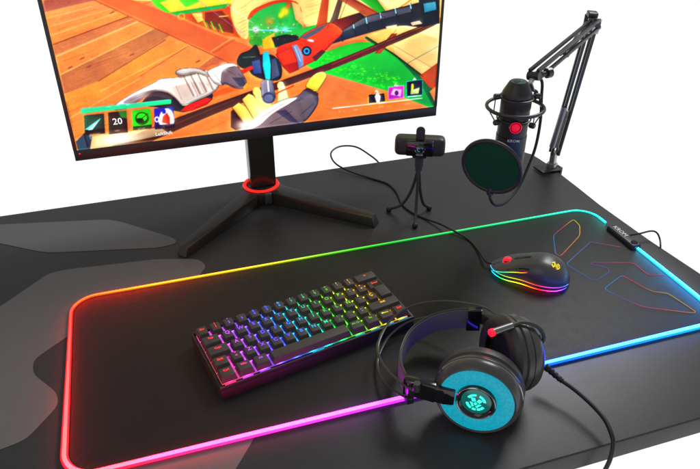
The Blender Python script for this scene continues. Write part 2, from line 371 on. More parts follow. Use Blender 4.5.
for i_,(fx,fw_) in enumerate([(.62,.9),(1.87,.9),(3.12,.9),(7.2,1.1),(10.6,.9),(11.9,.9),(13.1,.9),(14.3,.9)]):  # emissive slits added to imitate backlight showing under the front keys, not separate lamps
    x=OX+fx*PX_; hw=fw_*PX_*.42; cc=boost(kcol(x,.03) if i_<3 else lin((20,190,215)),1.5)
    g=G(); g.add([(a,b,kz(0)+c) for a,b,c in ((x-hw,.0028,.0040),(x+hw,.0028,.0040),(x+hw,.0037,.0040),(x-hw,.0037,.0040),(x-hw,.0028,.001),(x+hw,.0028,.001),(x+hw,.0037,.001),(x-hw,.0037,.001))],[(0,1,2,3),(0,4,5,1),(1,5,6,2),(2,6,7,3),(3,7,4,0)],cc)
    obj('added_glow_slit',g,'legend',kb,local=True)
def keycap(g,x0,y0,x1,y1,ty=.0):
    gp=.0010; x0+=gp;x1-=gp;y0+=gp;y1-=gp; zb=lambda y:kz(y)+.0046; zt=lambda y:kz(y)+KH
    ins=.0021; b=[(x0,y0),(x1,y0),(x1,y1),(x0,y1)]; t=[(x0+ins,y0+ins*1.25),(x1-ins,y0+ins*1.25),(x1-ins,y1-ins*.7),(x0+ins,y1-ins*.7)]
    return hull([(x,y,zb(y)) for x,y in b]+[(x,y,zt(y)) for x,y in t],.0007,2,g)
for v_,ks in rows:
    u=0
    for w_,lg in ks:
        if lg is None: u+=w_; continue
        x0,x1=OX+u*PX_,OX+(u+w_)*PX_; y0,y1=OY+v_*PYk,OY+(v_+1)*PYk
        g=keycap(G(),x0,y0,x1,y1)
        if lg=='#enter': keycap(g,x0+.25*PX_,y0-PYk,x1,y1-.001)
        nm='space_bar' if lg=='' else 'keycap'
        ko=obj(nm,g,'key',kb,local=True,sharp=40)
        if lg=='':
            u+=w_; continue
        cx=(x0+x1)/2; cy=y0+PYk*.62
        if lg=='#enter': lg='Enter'
        sz=.0074 if len(lg)==1 else (.0056 if '\n' in lg else .0043)
        yd=Vector((0,1,.058))
        g=textg(lg,sz,(cx-(0 if w_<1.6 else w_*PX_*.0),cy,kz(cy)+KH+.00018),(1,0,0),yd)
        cc=boost(klegend(u+w_/2,v_),1.5,1.15); g.c=[cc]*len(g.v)
        obj('legend',g,'legend',ko,local=True)
        u+=w_
# ================================================================= MONITOR
YM=1.0
ml,mr=PY(75.5,161,YM),PY(436.5,115.5,YM); MX0,MX1=ml.x,mr.x; MZ0=(ml.z+mr.z)/2-.001; MZ1=MZ0+.347
il,ir=PY(79,151.8,YM),PY(433.5,106.5,YM); SZ0=(il.z+ir.z)/2; SX0=MX0+.0055; SX1=MX1-.0045; SZ1=MZ1-.006
hub=P(262,188,.024); hub.z=0
mon=root('monitor','wide black monitor showing an orange first-person game on a V-shaped stand','monitor',(hub.x,hub.y,0))
# housing: frame with a real opening for the panel
g=G()
box(((MX0+MX1)/2,YM+.0105,(MZ0+SZ0)/2),(MX1-MX0,.019,SZ0-MZ0),g=g,bev=.0012)
box(((MX0+MX1)/2,YM+.0105,(MZ1+SZ1)/2),(MX1-MX0,.019,MZ1-SZ1),g=g,bev=.0012)
zc=(SZ0+SZ1)/2; hh=SZ1-SZ0-.0006
box(((MX0+SX0)/2,YM+.0105,zc),(SX0-MX0,.019,hh),g=g); box(((MX1+SX1)/2,YM+.0105,zc),(MX1-SX1,.019,hh),g=g)
box(((SX0+SX1)/2,YM+.015,zc),(SX1-SX0-.0006,.009,hh),g=g)
hs=obj('housing',g,'bezel',mon)
g=hull([(hub.x+a*.17,YM+.0205,zc+b*.12) for a in(-1,1) for b in(-1,1)]+[(hub.x+a*.13,YM+.04,zc+b*.09) for a in(-1,1) for b in(-1,1)],.004)
obj('rear_cover',g,'bezel',mon)
obj('power_light',box((SX0+.0025,YM+.0006,MZ0+.0115),(.0016,.001,.0012)),'red',hs)
# ---- the picture on the screen, painted into the screen mesh's own colours
NX,NZ=720,402; SS=2; W2,H2=NX*SS,NZ*SS
SW,SHh=SX1-SX0,SZ1-SZ0
can=np.zeros((H2,W2,3)); 
def sp(x,y):
    p=PY(x,y,YM); return ((p.x-SX0)/SW*W2,(p.z-SZ0)/SHh*H2)
gy,gx_=np.mgrid[0:H2,0:W2]+.5
def inside(ps):
    xs=[p[0] for p in ps]; ys=[p[1] for p in ps]
    a,b=max(int(min(xs))-1,0),min(int(max(xs))+2,W2); c,d=max(int(min(ys))-1,0),min(int(max(ys))+2,H2)
    if a>=b or c>=d: return None
    X=gx_[c:d,a:b];Y=gy[c:d,a:b]; m=np.zeros(X.shape,bool); k=len(ps)
    for i in range(k):
        x1,y1=ps[i]; x2,y2=ps[(i+1)%k]
        if y1==y2: continue
        m^=((Y>y1)!=(Y>y2))&(X<(x2-x1)*(Y-y1)/(y2-y1)+x1)
    return m,slice(c,d),slice(a,b)
def poly(ps,c,al=1.,c2=None,raw=False,tex=0.,out=0.):
    if not raw and len(ps)>=7:
        for _ in range(2): ps=[p for i in range(len(ps)) for p in ((ps[i-1][0]*.22+ps[i][0]*.78,ps[i-1][1]*.22+ps[i][1]*.78),(ps[i][0]*.78+ps[(i+1)%len(ps)][0]*.22,ps[i][1]*.78+ps[(i+1)%len(ps)][1]*.22))]
    q=ps if raw else [sp(*p) for p in ps]; r=inside(q)
    if r is None: return
    m,sy,sx=r; col=np.array(c,float)
    tgt=np.broadcast_to(col,(*m.shape,3)).copy()
    if c2 is not None:   # gradient along the first edge to the last
        p0=np.array(q[0]);p1=np.array(q[len(q)//2]); d=p1-p0; t=np.clip(((gx_[sy,sx]-p0[0])*d[0]+(gy[sy,sx]-p0[1])*d[1])/(d@d),0,1)[...,None]
        tgt=col*(1-t)+np.array(c2,float)*t
    if tex: tgt+=tex*rng.normal(size=(*m.shape,1))
    R=can[sy,sx]; R[m]=R[m]*(1-al)+tgt[m]*al
    if out and not raw:      # drawn ink edge, soft shade along the lower side
        h_=m.copy(); k=int(SS*4*out); h_[k:,:]&=m[:-k,:]; e_=m&~h_
        R[e_]*=.80
        for a,b in zip(ps,ps[1:]+ps[:1]): line(a,b,.45*out,(62,34,30),.7)
def line(a,b,w,c,al=1.):
    a=np.array(sp(*a));b=np.array(sp(*b)); d=b-a; n=np.array([-d[1],d[0]])/np.hypot(*d)*w*W2/720*.9
    poly([tuple(a+n),tuple(b+n),tuple(b-n),tuple(a-n)],c,al,raw=True)
def glow(x,y,r,c,al=1.,sx_=1.):
    X,Y=sp(x,y); rr=r*1.45*SS; w=al*np.exp(-(((gx_-X)/sx_)**2+(gy-Y)**2)/(2*rr*rr))[...,None]
    can[:]=can*(1-w)+np.array(c,float)*w
def ell(x,y,rx,ry,c,al=1.,ang=0,c2=None):
    a=math.radians(ang); poly([(x+rx*math.cos(t)*math.cos(a)-ry*math.sin(t)*math.sin(a),y+rx*math.cos(t)*math.sin(a)+ry*math.sin(t)*math.cos(a)) for t in np.linspace(0,2*math.pi,28)[:-1]],c,al,c2)
def lnoise(sx,sz,amp):   # soft streaky noise
    a=rng.normal(size=(sz,sx)); iy=np.linspace(0,sz-1.001,H2); ix=np.linspace(0,sx-1.001,W2); y0=iy.astype(int);x0=ix.astype(int); fy=(iy-y0)[:,None];fx=(ix-x0)[None]
    return amp*(a[y0][:,x0]*(1-fy)*(1-fx)+a[y0+1][:,x0]*fy*(1-fx)+a[y0][:,x0+1]*(1-fy)*fx+a[y0+1][:,x0+1]*fy*fx)[...,None]
can[:]=(243,158,100)
poly([(20,-260),(330,-200),(460,-150),(460,10),(100,0),(20,0)],(240,205,140))
poly([(0,-200),(95,-10),(0,30)],(225,150,95))
# planks
for ps,c in [([(40,14),(44,1),(78,-6),(98,0),(47,12)],(190,122,100)),([(53,45),(128,17),(138,22),(56,55)],(214,140,100)),([(56,56),(138,21),(152,28),(61,74)],(240,156,98)),
  ([(61,75),(150,31),(156,29),(170,36),(98,82),(60,96)],(206,138,98)),([(98,82),(150,50),(189,45),(120,90),(70,112),(64,96)],(246,160,92)),([(185,77),(190,72),(216,56),(232,64),(205,80)],(214,135,98)),
  ([(47,12),(98,0),(114,8),(50,27)],(244,160,110)),([(82,140),(130,120),(190,100),(210,60),(240,80),(240,128),(84,152)],(242,150,92))]: poly(ps,c)
for a,b,w,c in [((46,19),(99,5),.5,(255,200,150)),((50,27),(112,9),.5,(255,205,155)),((51,36),(117,13),.6,(255,200,140)),((53,45),(128,17),.8,(150,80,55)),((56,57),(138,22),1.1,(255,200,155)),((61,75),(152,30),.8,(255,205,150)),
  ((98,82),(166,40),.8,(160,95,65)),((100,92),(190,45),1.1,(255,190,130)),((64,122),(140,79),.8,(255,195,140)),((198,68),(214,56),.8,(255,190,135)),((140,77),(189,46),.9,(200,115,75)),((130,10),(160,-2),.5,(200,110,70)),((74,138),(120,120),.6,(200,115,70))]: line(a,b,w,c,.85)
for x,y in [(82,59),(89,67),(132,55),(70,68),(112,13),(198,62)]: ell(x,y,3,.8,(150,85,60),.6,-25)

for k in range(420):
    x=rng.uniform(45,235); y=rng.uniform(2,140); L_=rng.uniform(6,30); w_=rng.uniform(.15,.45); q=rng.uniform()
    if y<3+(x-95)*.42-2: continue
    line((x,y),(x+L_,y-L_*.46-L_*(140-y)*-.0012),w_,(150,85,55) if q<.55 else (255,205,150),rng.uniform(.12,.35))
can+=lnoise(300,200,3)
# boardwalk edge
poly([(88,-8),(110,-8),(140,3),(170,14),(200,28),(225,38),(252,47),(262,60),(255,72),(232,64),(210,52),(158,30),(140,20),(93,0)],(236,134,86))
line((93,0),(158,30),.7,(190,95,60)); line((158,30),(240,68),.9,(190,95,60)); line((93,-2),(158,28),.5,(255,180,130),.7)
line((211,52),(233,38),.9,(255,180,130)); line((213,54),(235,40),.4,(190,95,60))
# far scenery
poly([(150,2),(142,-40),(250,-40),(248,2),(228,5),(172,14),(163,12)],(120,215,60)); poly([(160,3),(185,-5),(228,-8),(240,2),(172,14)],(245,225,95)); poly([(176,-3),(192,-5),(200,2),(186,8)],(120,225,70))
poly([(170,13),(228,4),(226,8),(177,16)],(20,175,90)); poly([(178,15.5),(226,8),(236,18),(240,38),(225,36),(196,24)],(215,120,50))
poly([(192,14),(202,13),(203,21),(198,23)],(250,205,130)); poly([(205,13),(222,11),(232,22),(234,34),(224,32),(205,22)],(150,75,35))
for k in range(5): line((203+k*4,19.5+k*1.2),(207+k*4,28+k*1.3),1.1,(150,200,60) if k%2==0 else (60,110,40))
line((219,17),(230,16),1.1,(240,190,120)); poly([(226,8),(233,4),(241,38),(238,38)],(235,120,40))
poly([(228,6),(250,-30),(345,-30),(330,2),(320,25),(304,28),(300,6),(285,1),(268,5),(255,12),(248,20),(249,42),(237,35)],(248,214,150))
for a,b in [((240,10),(256,-2)),((237,24),(247,20)),((240,33),(249,30)),((305,8),(321,4)),((306,17),(320,12)),((262,4),(300,-6))]: line(a,b,.4,(200,150,90),.8)
poly([(249,42),(248,20),(255,12),(268,5),(285,1),(300,6),(304,28),(300,40),(270,50)],(125,185,95),c2=(40,175,100))
poly([(252,10),(270,2),(286,-1),(301,3),(304,28),(302,9),(286,1.5),(269,6),(256,13),(249,21),(247,19)],(205,110,45))
poly([(292,2),(300,5),(304,27),(296,20)],(250,200,140)); poly([(262,40),(275,33),(274,48),(264,50)],(225,190,60)); ell(256,42,7,5,(80,160,70),.8)
glow(285,12,4,(255,200,20),.95); glow(289,6,2.5,(255,110,20),.9); glow(281,16,2.2,(255,240,60),.9); glow(270,22,4,(240,160,70),.6)
poly([(304,28),(322,24),(330,28),(315,36),(300,40)],(20,175,95))
poly([(330,-30),(460,-30),(460,15),(330,35),(320,25)],(246,206,150))
poly([(316,30),(322,0),(326,-20),(331,-20),(327,28)],(190,105,55)); poly([(329,28),(338,0),(345,-20),(349,-20),(336,28)],(120,95,80))
poly([(346,-6),(385,16),(372,20),(340,0)],(170,105,65)); poly([(349,-8),(372,-8),(388,14),(380,14)],(50,160,50)); poly([(372,-8),(415,-10),(405,6),(390,12)],(255,225,170))
line((385,18),(412,0),1.,(210,130,60)); 
# lawn and walls, lower right
poly([(318,46),(365,38),(400,60),(436,88),(436,112),(300,128),(262,84)],(240,150,92))
poly([(300,62),(365,38),(396,56),(436,92),(436,110),(425,106),(390,92),(345,79),(318,72)],(60,205,70),c2=(10,150,85))
for k in range(260):
    x=rng.uniform(318,400); y=40+(x-318)*.35+rng.uniform(8,34)
    if y<72+(x-318)*.24: ell(x,y,rng.uniform(.8,2),rng.uniform(.4,1),(130,235,60) if k%3 else (20,165,60),.5)
poly([(362,38),(372,36),(440,70),(440,118),(432,104),(420,82),(395,55)],(10,120,72))
poly([(366,36),(440,14),(440,66),(424,76),(395,54)],(248,205,150)); poly([(400,26),(440,14),(440,40)],(255,226,175)); poly([(366,36),(392,29),(395,54)],(246,190,120),.7)
line((384,40),(436,70),.4,(150,120,90)); line((404,66),(440,46),.8,(120,150,130)); poly([(420,76),(440,62),(440,92),(430,88)],(190,105,45)); poly([(430,92),(440,84),(440,112)],(230,160,110))
poly([(375,54),(392,34),(398,34),(381,54)],(165,100,60))
line((296,103),(340,112),.4,(200,120,70),.7); line((330,84),(400,108),.4,(215,125,75),.7)
# long rail
poly([(84,160),(150,128),(235,97),(330,64),(440,18),(440,25),(332,70),(240,104),(160,138),(110,162)],(112,72,52)); line((332,65),(440,20),.6,(190,140,110),.8)
line((160,131),(235,100),.5,(165,110,80),.8)
# tracer beams
line((214,-4),(254,24),.5,(230,215,235),.8); line((192,-4),(246,36),.5,(190,170,220),.8); line((248,30),(292,31.5),.8,(200,245,255),.9); line((262,31),(298,28),.5,(120,225,255),.8)
glow(256,30,2.5,(255,240,255),.9); glow(285,30,2.5,(170,240,255),.8); glow(276,31,2,(250,255,255),.7)
for k in range(22): ell(rng.uniform(250,298),rng.uniform(25,36),rng.uniform(.6,1.6),.5,[(90,220,250),(255,255,255),(200,60,110)][k%3],.85,rng.uniform(-40,40))
for t in np.linspace(0,6.2,18): ell(181.5+3.2*math.cos(t),17+3*math.sin(t),.6,.5,(255,200,80),.9)
# weapon barrel
poly([(318,40),(330,31),(364,17),(412,5),(440,-3),(440,23),(422,28),(400,25),(370,33),(340,42),(322,47)],(78,80,92),c2=(50,52,62),out=1.); poly([(330,37),(365,24),(412,12),(412,6),(364,18),(330,32)],(120,118,128),.8)
for x,y in [(341,34),(354,29),(367,24),(381,19),(396,14),(411,9)]:
    line((x,y-5.5),(x+2.2,y+8),1.5,(25,50,70)); line((x-.5,y-6),(x+.7,y),1.1,(185,235,250))
poly([(386,27),(397,25),(398,28),(388,30)],(250,190,160)); poly([(411,23),(420,21),(423,24),(413,26)],(250,190,170))
poly([(418,-4),(440,-8),(440,24),(425,26)],(28,52,66)); poly([(424,4),(436,2),(437,10),(425,13)],(90,170,190),.8)
poly([(316,33),(338,20),(360,13),(366,17),(345,30),(330,40)],(200,50,30),c2=(70,30,30),out=1.); 
# weapon body
poly([(276,52),(280,45),(296,42),(304,34),(318,27),(330,22),(338,26),(345,33),(330,46),(318,60),(305,66),(290,74),(282,66)],(236,76,28),c2=(255,100,40),out=1.); poly([(300,38),(318,28),(330,23),(320,32),(306,40)],(120,110,115))
poly([(276,55),(292,48),(297,60),(299,70),(290,74),(284,68)],(245,88,30),out=1.); poly([(282,66),(299,62),(299,70),(290,74)],(150,35,20),.7)
poly([(292,46),(297,45),(303,54),(304,66),(299,69),(297,58)],(150,150,175)); line((295,47),(301,62),.5,(240,240,250))
ell(307,51.5,5,5,(45,40,55)); ell(307,51.5,3.2,3.2,(60,160,200)); ell(307,51.5,1.6,1.6,(20,40,60)); ell(311,41,3.5,1.2,(230,210,215),.9,10)
poly([(272,38),(286,35),(298,36),(300,40),(286,44),(276,48)],(60,62,60),out=1.); poly([(312,58),(322,50),(326,52),(316,62)],(120,70,65))
# mechanism and far glove
poly([(236,64),(240,54),(250,51),(256,44),(259,50),(261,58),(256,66),(244,70)],(62,68,64),out=1.); line((243,58),(258,57),.6,(120,170,140))
poly([(248,62),(262,54),(276,56),(283,68),(281,82),(262,80),(250,74)],(56,66,82),out=1.); poly([(252,62),(260,60),(262,74),(254,74)],(90,110,150)); poly([(272,60),(276,58),(280,76),(272,80)],(110,120,140),.8)
poly([(238,72),(252,66),(254,69),(240,76)],(225,70,30))
poly([(263,53),(269,52),(271,66),(270.5,80),(266,80),(263,66)],(15,200,210)); glow(267,66,2,(60,245,245),.5)
# long white sleeve
poly([(140,106),(146,98),(160,87),(184,84),(212,88),(214,100),(186,113),(178,112),(160,108)],(72,76,82),out=1.); poly([(186,106),(206,98),(213,99),(207,105),(192,111),(180,112)],(232,68,24),out=1.); poly([(212,93),(246,82),(250,84),(240,90),(214,98)],(250,130,50))
poly([(108,111),(122,100),(138,91),(155,83),(160,79),(179,78),(196,72),(208,70),(220,78),(219,88),(210,96),(195,102),(183,108),(176,99),(166,92),(152,92),(138,101),(128,110)],(240,228,220),c2=(225,205,195),out=1.)
poly([(120,104),(136,95),(152,90),(166,92),(176,100),(150,96),(136,104)],(120,110,110),.6); poly([(170,88),(196,82),(210,84),(206,94),(184,104)],(205,186,178),.8)
for k in range(4): line((180+k*8,69+k*.6),(194+k*6.4,97-k*2.2),1.0,(125,105,98),.8); line((182.5+k*8,69+k*.6),(196.5+k*6.4,96-k*2.2),1.2,(255,248,240),.9)
poly([(174,73),(181,69),(197,68),(212,75),(210,78),(196,73),(182,77)],(215,198,188),out=1.); poly([(174,73),(182,77),(196,73),(196,75),(180,79)],(130,110,100),.7)
poly([(206,72),(214,68),(227,63.5),(236,64),(241,71),(242,78),(236,84),(222,86),(214,84)],(240,226,220),out=1.); poly([(222,70),(236,66),(241,70),(248,84),(244,89.5),(235,89),(226,84),(221,86)],(150,130,135),out=1.); poly([(232,78),(243,78),(247,86),(240,87)],(90,84,98),.7)
glow(224,68,3.5,(255,252,240),.8); poly([(243,88),(248,82),(249,86),(246,90)],(255,170,70))
glow(140,96,4,(255,245,235),.45,1.8)
# near hand
poly([(231,112),(238,106),(248,112),(256,122),(236,131),(231,128)],(110,72,60)); poly([(232,108),(239,103),(246,107),(256,120),(248,128),(238,116)],(255,196,110),c2=(255,225,150),out=1.); poly([(242,100),(249,94),(254,96),(262,108),(266,116),(254,120)],(255,205,120),c2=(255,228,160),out=1.); ell(257,92,4,4.5,(255,215,140)); poly([(253,92),(261,91),(272,106),(262,112)],(255,225,150))
ell(281,86,3.5,4,(255,230,160)); poly([(279,86),(285,86),(289,100),(278,102)],(255,235,180))
line((274,95),(294,86),1.6,(235,80,40)); line((275,94),(292,86),.6,(255,170,120))
poly([(261,82),(266,79.5),(273,81),(276,98),(262,98)],(165,160,170),c2=(120,118,135),out=1.); line((268,81),(269,92),1.5,(250,250,250),.8); ell(269,98.5,6.6,5.6,(96,98,120)); ell(269,98.5,4.6,3.8,(130,132,150))
poly([(236,132),(252,122),(266,110),(282,100),(298,97),(306,89),(316,91),(319,98),(318,106),(308,120),(300,125),(238,134)],(176,158,160),c2=(120,108,118),out=1.)
poly([(240,131),(268,108),(284,100),(300,97),(290,104),(272,114),(258,128)],(250,235,222)); poly([(276,112),(290,122),(300,124),(286,110)],(90,84,110),.7); poly([(300,100),(312,94),(318,104),(306,120)],(140,128,132),.7)
poly([(305,89),(309,80),(316,73.5),(324,71.5),(328,76),(322,86),(317,93)],(255,214,100),c2=(255,240,130),out=1.); poly([(303,91),(308,88),(319,94),(318,97),(306,92)],(110,92,90))
glow(245,126,6,(255,250,240),.85,1.5); glow(262,112,5,(255,245,220),.5,1.4)
for a,b in [((262,118),(284,104)),((270,124),(292,112)),((290,104),(304,99)),((300,116),(314,104)),((238,74),(246,80)),((226,70),(236,76))]: line(a,b,.5,(70,56,66),.6)
for a,b in [((130,101),(156,90)),((176,86),(182,100)),((190,80),(198,97)),((214,74),(222,84))]: line(a,b,.6,(130,110,104),.55)
for k in range(9):
    line((236+k*.8,10+k*3.4),(247+k*.1,6+k*3.4),.3,(190,135,80),.8); line((305+k*1.6,3+k*2.6),(319+k*.3,-1+k*3.),.3,(190,135,80),.6)
for a,b,w in [((342,-4),(327,30),.6),((350,-6),(336,30),.6),((386,18),(346,-4),.7),((397,30),(376,54),.5),((366,37),(395,55),.6),((395,55),(424,77),.6)]: line(a,b,w,(95,50,35),.75)
for k in range(34):
    x=rng.uniform(402,436); y=rng.uniform(30,74); line((x,y),(x+rng.uniform(2,9),y-rng.uniform(.5,2)),.25,(205,150,100),.35)
for k in range(60):
    x=rng.uniform(250,303); y=rng.uniform(12,40); ell(x,y,rng.uniform(.5,1.6),rng.uniform(.4,.9),[(60,150,60),(200,210,90),(40,190,130)][k%3],.45)
for k in range(130):
    x=rng.uniform(262,425); y=rng.uniform(88,124); line((x,y),(x+rng.uniform(6,20),y-rng.uniform(.5,2)+.3*8*.3),.2,(205,120,70) if k%2 else (255,185,120),.25) if y<128-(x-262)*.10 and y>80+(x-300)*.18 else None
glow(345,30,5,(255,255,255),.10,2); glow(436,50,8,(255,235,200),.35); glow(120,40,18,(255,190,130),.14,2)
# heads-up display
poly([(76,140),(100,136),(160,128),(170,134),(84,152)],(255,235,200),.55); glow(118,141,7,(255,250,235),.75,2.6)
poly([(76,142),(86,132),(92,138),(90,150),(78,151)],(70,105,115)); line((84,134),(88,148),1.2,(20,45,60)); line((88,132),(91,140),.8,(150,200,215))
poly([(81,109),(171.3,99.8),(171.3,104.2),(81,114.4)],(20,205,150)); poly([(81,109),(171.3,99.8),(171.3,100.6),(81,110.2)],(110,240,200),.6)
def tile(q,c,c2=None): poly(q,c,.95,c2)
tile([(84,116),(104,114),(105,134),(85,136)],(14,120,95),(20,70,70)); poly([(85,130),(101,118.5),(92,131)],(150,255,225)); poly([(88,131),(101,119),(90,132)],(230,255,250)); poly([(85,131),(105,129),(105,134),(85,136)],(60,55,50),.8)
tile([(108,113),(126.5,111),(128,133),(109,135)],(64,66,58)); poly([(118,112),(126.5,111),(127,119),(121,118)],(20,150,80),.9); poly([(109,131),(128,129),(128,133),(109,135)],(110,85,70),.8)
tile([(132,111),(150.5,109),(152,129),(133,131)],(30,200,20)); ell(142,119,7,6.5,(10,110,10)); ell(142,118,5,4,(60,235,40)); ell(140,121,4,2.5,(8,80,14)); line((137,123),(148,114),.7,(5,70,10)); poly([(133,127),(152,125),(152,129),(133,131)],(90,75,60),.85)
tile([(154,109),(173.5,107),(175,128),(155,130)],(38,62,190),(60,60,90)); poly([(158,122),(161,112),(167,108),(173,112),(175,124),(170,127),(160,126)],(250,235,235)); poly([(162,123),(163,117),(167,113),(170,118),(170,125)],(205,100,80)); ell(164,112,2,2.5,(40,60,160)); ell(157,120,2.5,3,(250,240,240)); ell(157,120,1.3,1.6,(40,60,160)); poly([(155,126),(175,124),(175,128),(155,130)],(80,60,70),.7)
for x,y,w in [(106,107.6,5),(116,106.4,4),(126,105.6,4)]: line((x,y),(x+w,y-.5),.9,(225,255,245),.8)
for x,y,w in [(90,135,11),(115,131.5,6),(138,129.5,9),(161,127.5,5)]:
    for k in range(int(w/1.3)): line((x+k*1.3,y-k*.13-.7),(x+k*1.3+rng.uniform(.5,1),y-k*.13+.7),.35,(250,245,235),.85)
line((333,109),(423,98.6),1.,(255,240,215)); line((333,109),(423,98.6),.4,(255,255,255))
for q,c,bc in [([(369,95),(385,93.5),(386,102),(369,104)],(95,70,75),(240,200,90)),([(389,88),(404,86),(404,98),(389,100)],(190,80,180),(235,170,225)),([(407,82),(423,80),(423,95),(407,97)],(36,62,66),(120,225,225))]:
    poly(q,c)
    for i in range(4): line(q[i],q[(i+1)%4],.5,bc)
poly([(375,97),(378,92),(381,97),(380,103),(377,103)],(245,225,225)); poly([(391,95),(394,89),(402,90),(401,97)],(245,190,240)); ell(397,93.5,2,2.5,(120,40,130)); poly([(412,84),(414,90),(420,88),(419,94),(411,95)],(190,210,150)); ell(413,87,1.2,3,(235,220,60)); line((408,97.5),(422,96),.9,(240,240,230))
for (x,y) in [(377,91.5),(396,85.5),(415,79.5)]: poly([(x-2,y+1),(x,y-1.5),(x+2,y+1)],(250,235,225))
for x,y,w in [(339,112,3),(344.5,111.5,1),(354,110.4,5),(361,109.6,1.5),(379,107.4,6),(404,104.6,8)]:
    for k in range(max(1,int(w/1.2))): line((x+k*1.2,y-k*.14-.6),(x+k*1.2+.6,y-k*.14+.7),.3,(255,245,230),.9)
for k in range(5): line((387+k*1.2,106.4-k*.14),(387.6+k*1.2,107.6-k*.14),.35,(240,225,60),.95)
can*=1+lnoise(14,9,.035)+lnoise(46,30,.02)
can=np.clip(can,0,255).reshape(NZ,SS,NX,SS,3).mean((1,3))/255.
def blur(a,n,it=2):
    for _ in range(it):
        for ax_ in (0,1):
            p=np.pad(a,[(n,n) if i==ax_ else (0,0) for i in range(3)],mode='edge'); c=np.cumsum(p,ax_); z=np.zeros_like(np.take(c,[0],ax_)); c=np.concatenate([z,c],ax_); m=2*n+1
            a=(np.take(c,range(m,c.shape[ax_]),ax_)-np.take(c,range(0,c.shape[ax_]-m),ax_))/m
    return a
can=can*.55+blur(can,1,1)*.45
lum=can.mean(2,keepdims=True); can=lum+(can-lum)*1.22; can=np.clip(can,0,1)**1.2; can=can+.16*(can-.5)*2*(1-abs(can-.5)*2)
L1=blur(lum,3,2); em=np.roll(L1,(3,3),(0,1))*-1+np.roll(L1,(-3,-3),(0,1)); can=can-em*np.array([.30,.30,.26])*(1+0*lum)
can=np.clip(can+.32*(can-blur(can,14,2)),0,1)
br_=can*np.clip((can.mean(2,keepdims=True)-.66)*2.6,0,1); can=can+blur(br_,4,3)*.22+blur(br_,20,2)*.13
can=np.clip(can+rng.normal(size=(NZ,NX,1))*.008,0,1)
lc=np.where(can<=.04045,can/12.92,((can+.055)/1.055)**2.4)
xs=SX0+SW*(np.arange(NX)+.5)/NX; xs[0]=SX0; xs[-1]=SX1; zs=SZ0+SHh*(np.arange(NZ)+.5)/NZ; zs[0]=SZ0; zs[-1]=SZ1
XX,ZZ=np.meshgrid(xs,zs); co=np.stack([XX-mon.location.x,np.full_like(XX,YM+.0022-mon.location.y),ZZ],-1).reshape(-1,3)
ii=(np.arange(NZ-1)[:,None]*NX+np.arange(NX-1)[None]).ravel(); fa=np.stack([ii,ii+1,ii+NX+1,ii+NX],-1)
me=bpy.data.meshes.new('screen'); me.vertices.add(len(co)); me.vertices.foreach_set('co',co.astype(np.float32).ravel())
me.loops.add(fa.size); me.loops.foreach_set('vertex_index',fa.ravel().astype(np.int32)); me.polygons.add(len(fa)); me.polygons.foreach_set('loop_start',np.arange(0,fa.size,4,dtype=np.int32)); me.update(calc_edges=True)
a=me.color_attributes.new('glow','FLOAT_COLOR','POINT'); a.data.foreach_set('color',np.concatenate([lc.reshape(-1,3),np.ones((NX*NZ,1))],1).astype(np.float32).ravel())
me.materials.append(M['screen']); scr=bpy.data.objects.new('screen',me); COL.objects.link(scr); scr.parent=mon
g=G()
p=PY(117.5,121.5,YM+.002); obj('counter_digits',textg('20',.0140,(p.x,YM+.0018,p.z),(1,0,0),(0,0,1)),'wht',scr)
p=PY(164,133.5,YM+.002); textg('LeftShift',.0078,(p.x,YM+.0018,p.z),(1,0,0),(0,0,1),g=g)
obj('screen_lettering',g,'wht',scr)
# ---- stand
def P0(x,y,z=0): return P(x,y,z)
col_y=YM+.0215
g=box((hub.x+.004,col_y+.016,.16),(.044,.03,.27),bev=.003); obj('column',g,'stand',mon)
hc=Vector((hub.x+.001,col_y+.012,0))
obj('hub',lathe([(0,.0245),(.030,.0245),(.033,.0225),(.034,.02),(.034,.006),(.03,.0)],hc,(0,0,1)),'plastic',mon)
obj('accent_ring',lathe([(.0255,.0246),(.0262,.0268),(.0305,.0268),(.0315,.0246)],hc,(0,0,1)),'ring',mon)
obj('hub_clip',box((hc.x+.005,hc.y-.033,.0135),(.012,.008,.02),bev=.0015),'alu',mon)
def leg(px,py,wd,h0,h1):
    t=P(px,py); t.z=0; d=nrm(t-hc); s=Vector((d.y,-d.x,0)); a=hc+d*.012
    pts=[a+s*wd,a-s*wd,a+s*wd+Vector((0,0,h0)),a-s*wd+Vector((0,0,h0)),t+s*wd*.55,t-s*wd*.55,t+s*wd*.5-d*.007+Vector((0,0,h1)),t-s*wd*.5-d*.007+Vector((0,0,h1))]
    pts=[q+Vector((0,0,.0008)) for q in pts]
    obj('leg',hull(pts,.0012),'stand',mon)
leg(181.5,257,.0165,.024,.014); leg(377,225.5,.0165,.024,.016)
t=hc+Vector((.004,.045,0)); pts=[hc+Vector((s*.014,0,z)) for s in(-1,1) for z in(.001,.02)]+[t+Vector((s*.012,0,z)) for s in(-1,1) for z in(.001,.01)]
obj('leg',hull(pts,.001),'plastic',mon,label='short rear leg')
# ================================================================= WEBCAM
wc=Vector((.3925,.893,0)); web=root('webcam','small black webcam standing on a flexible three-legged tripod','webcam',wc)
bc=(PY(397,146,.885)+PY(443,144,.885))/2+Vector((-.0005,0,0)); face=nrm(Vector((-bc.x,-bc.y,.02)));sd=Vector((-face.y,face.x,0)); sd=nrm(sd); upw=face.cross(sd)*-1 if face.cross(sd).z<0 else face.cross(sd)
RW=Matrix((sd,-face,upw)).transposed()
if RW.determinant()<0: sd=-sd; RW=Matrix((sd,-face,upw)).transposed()
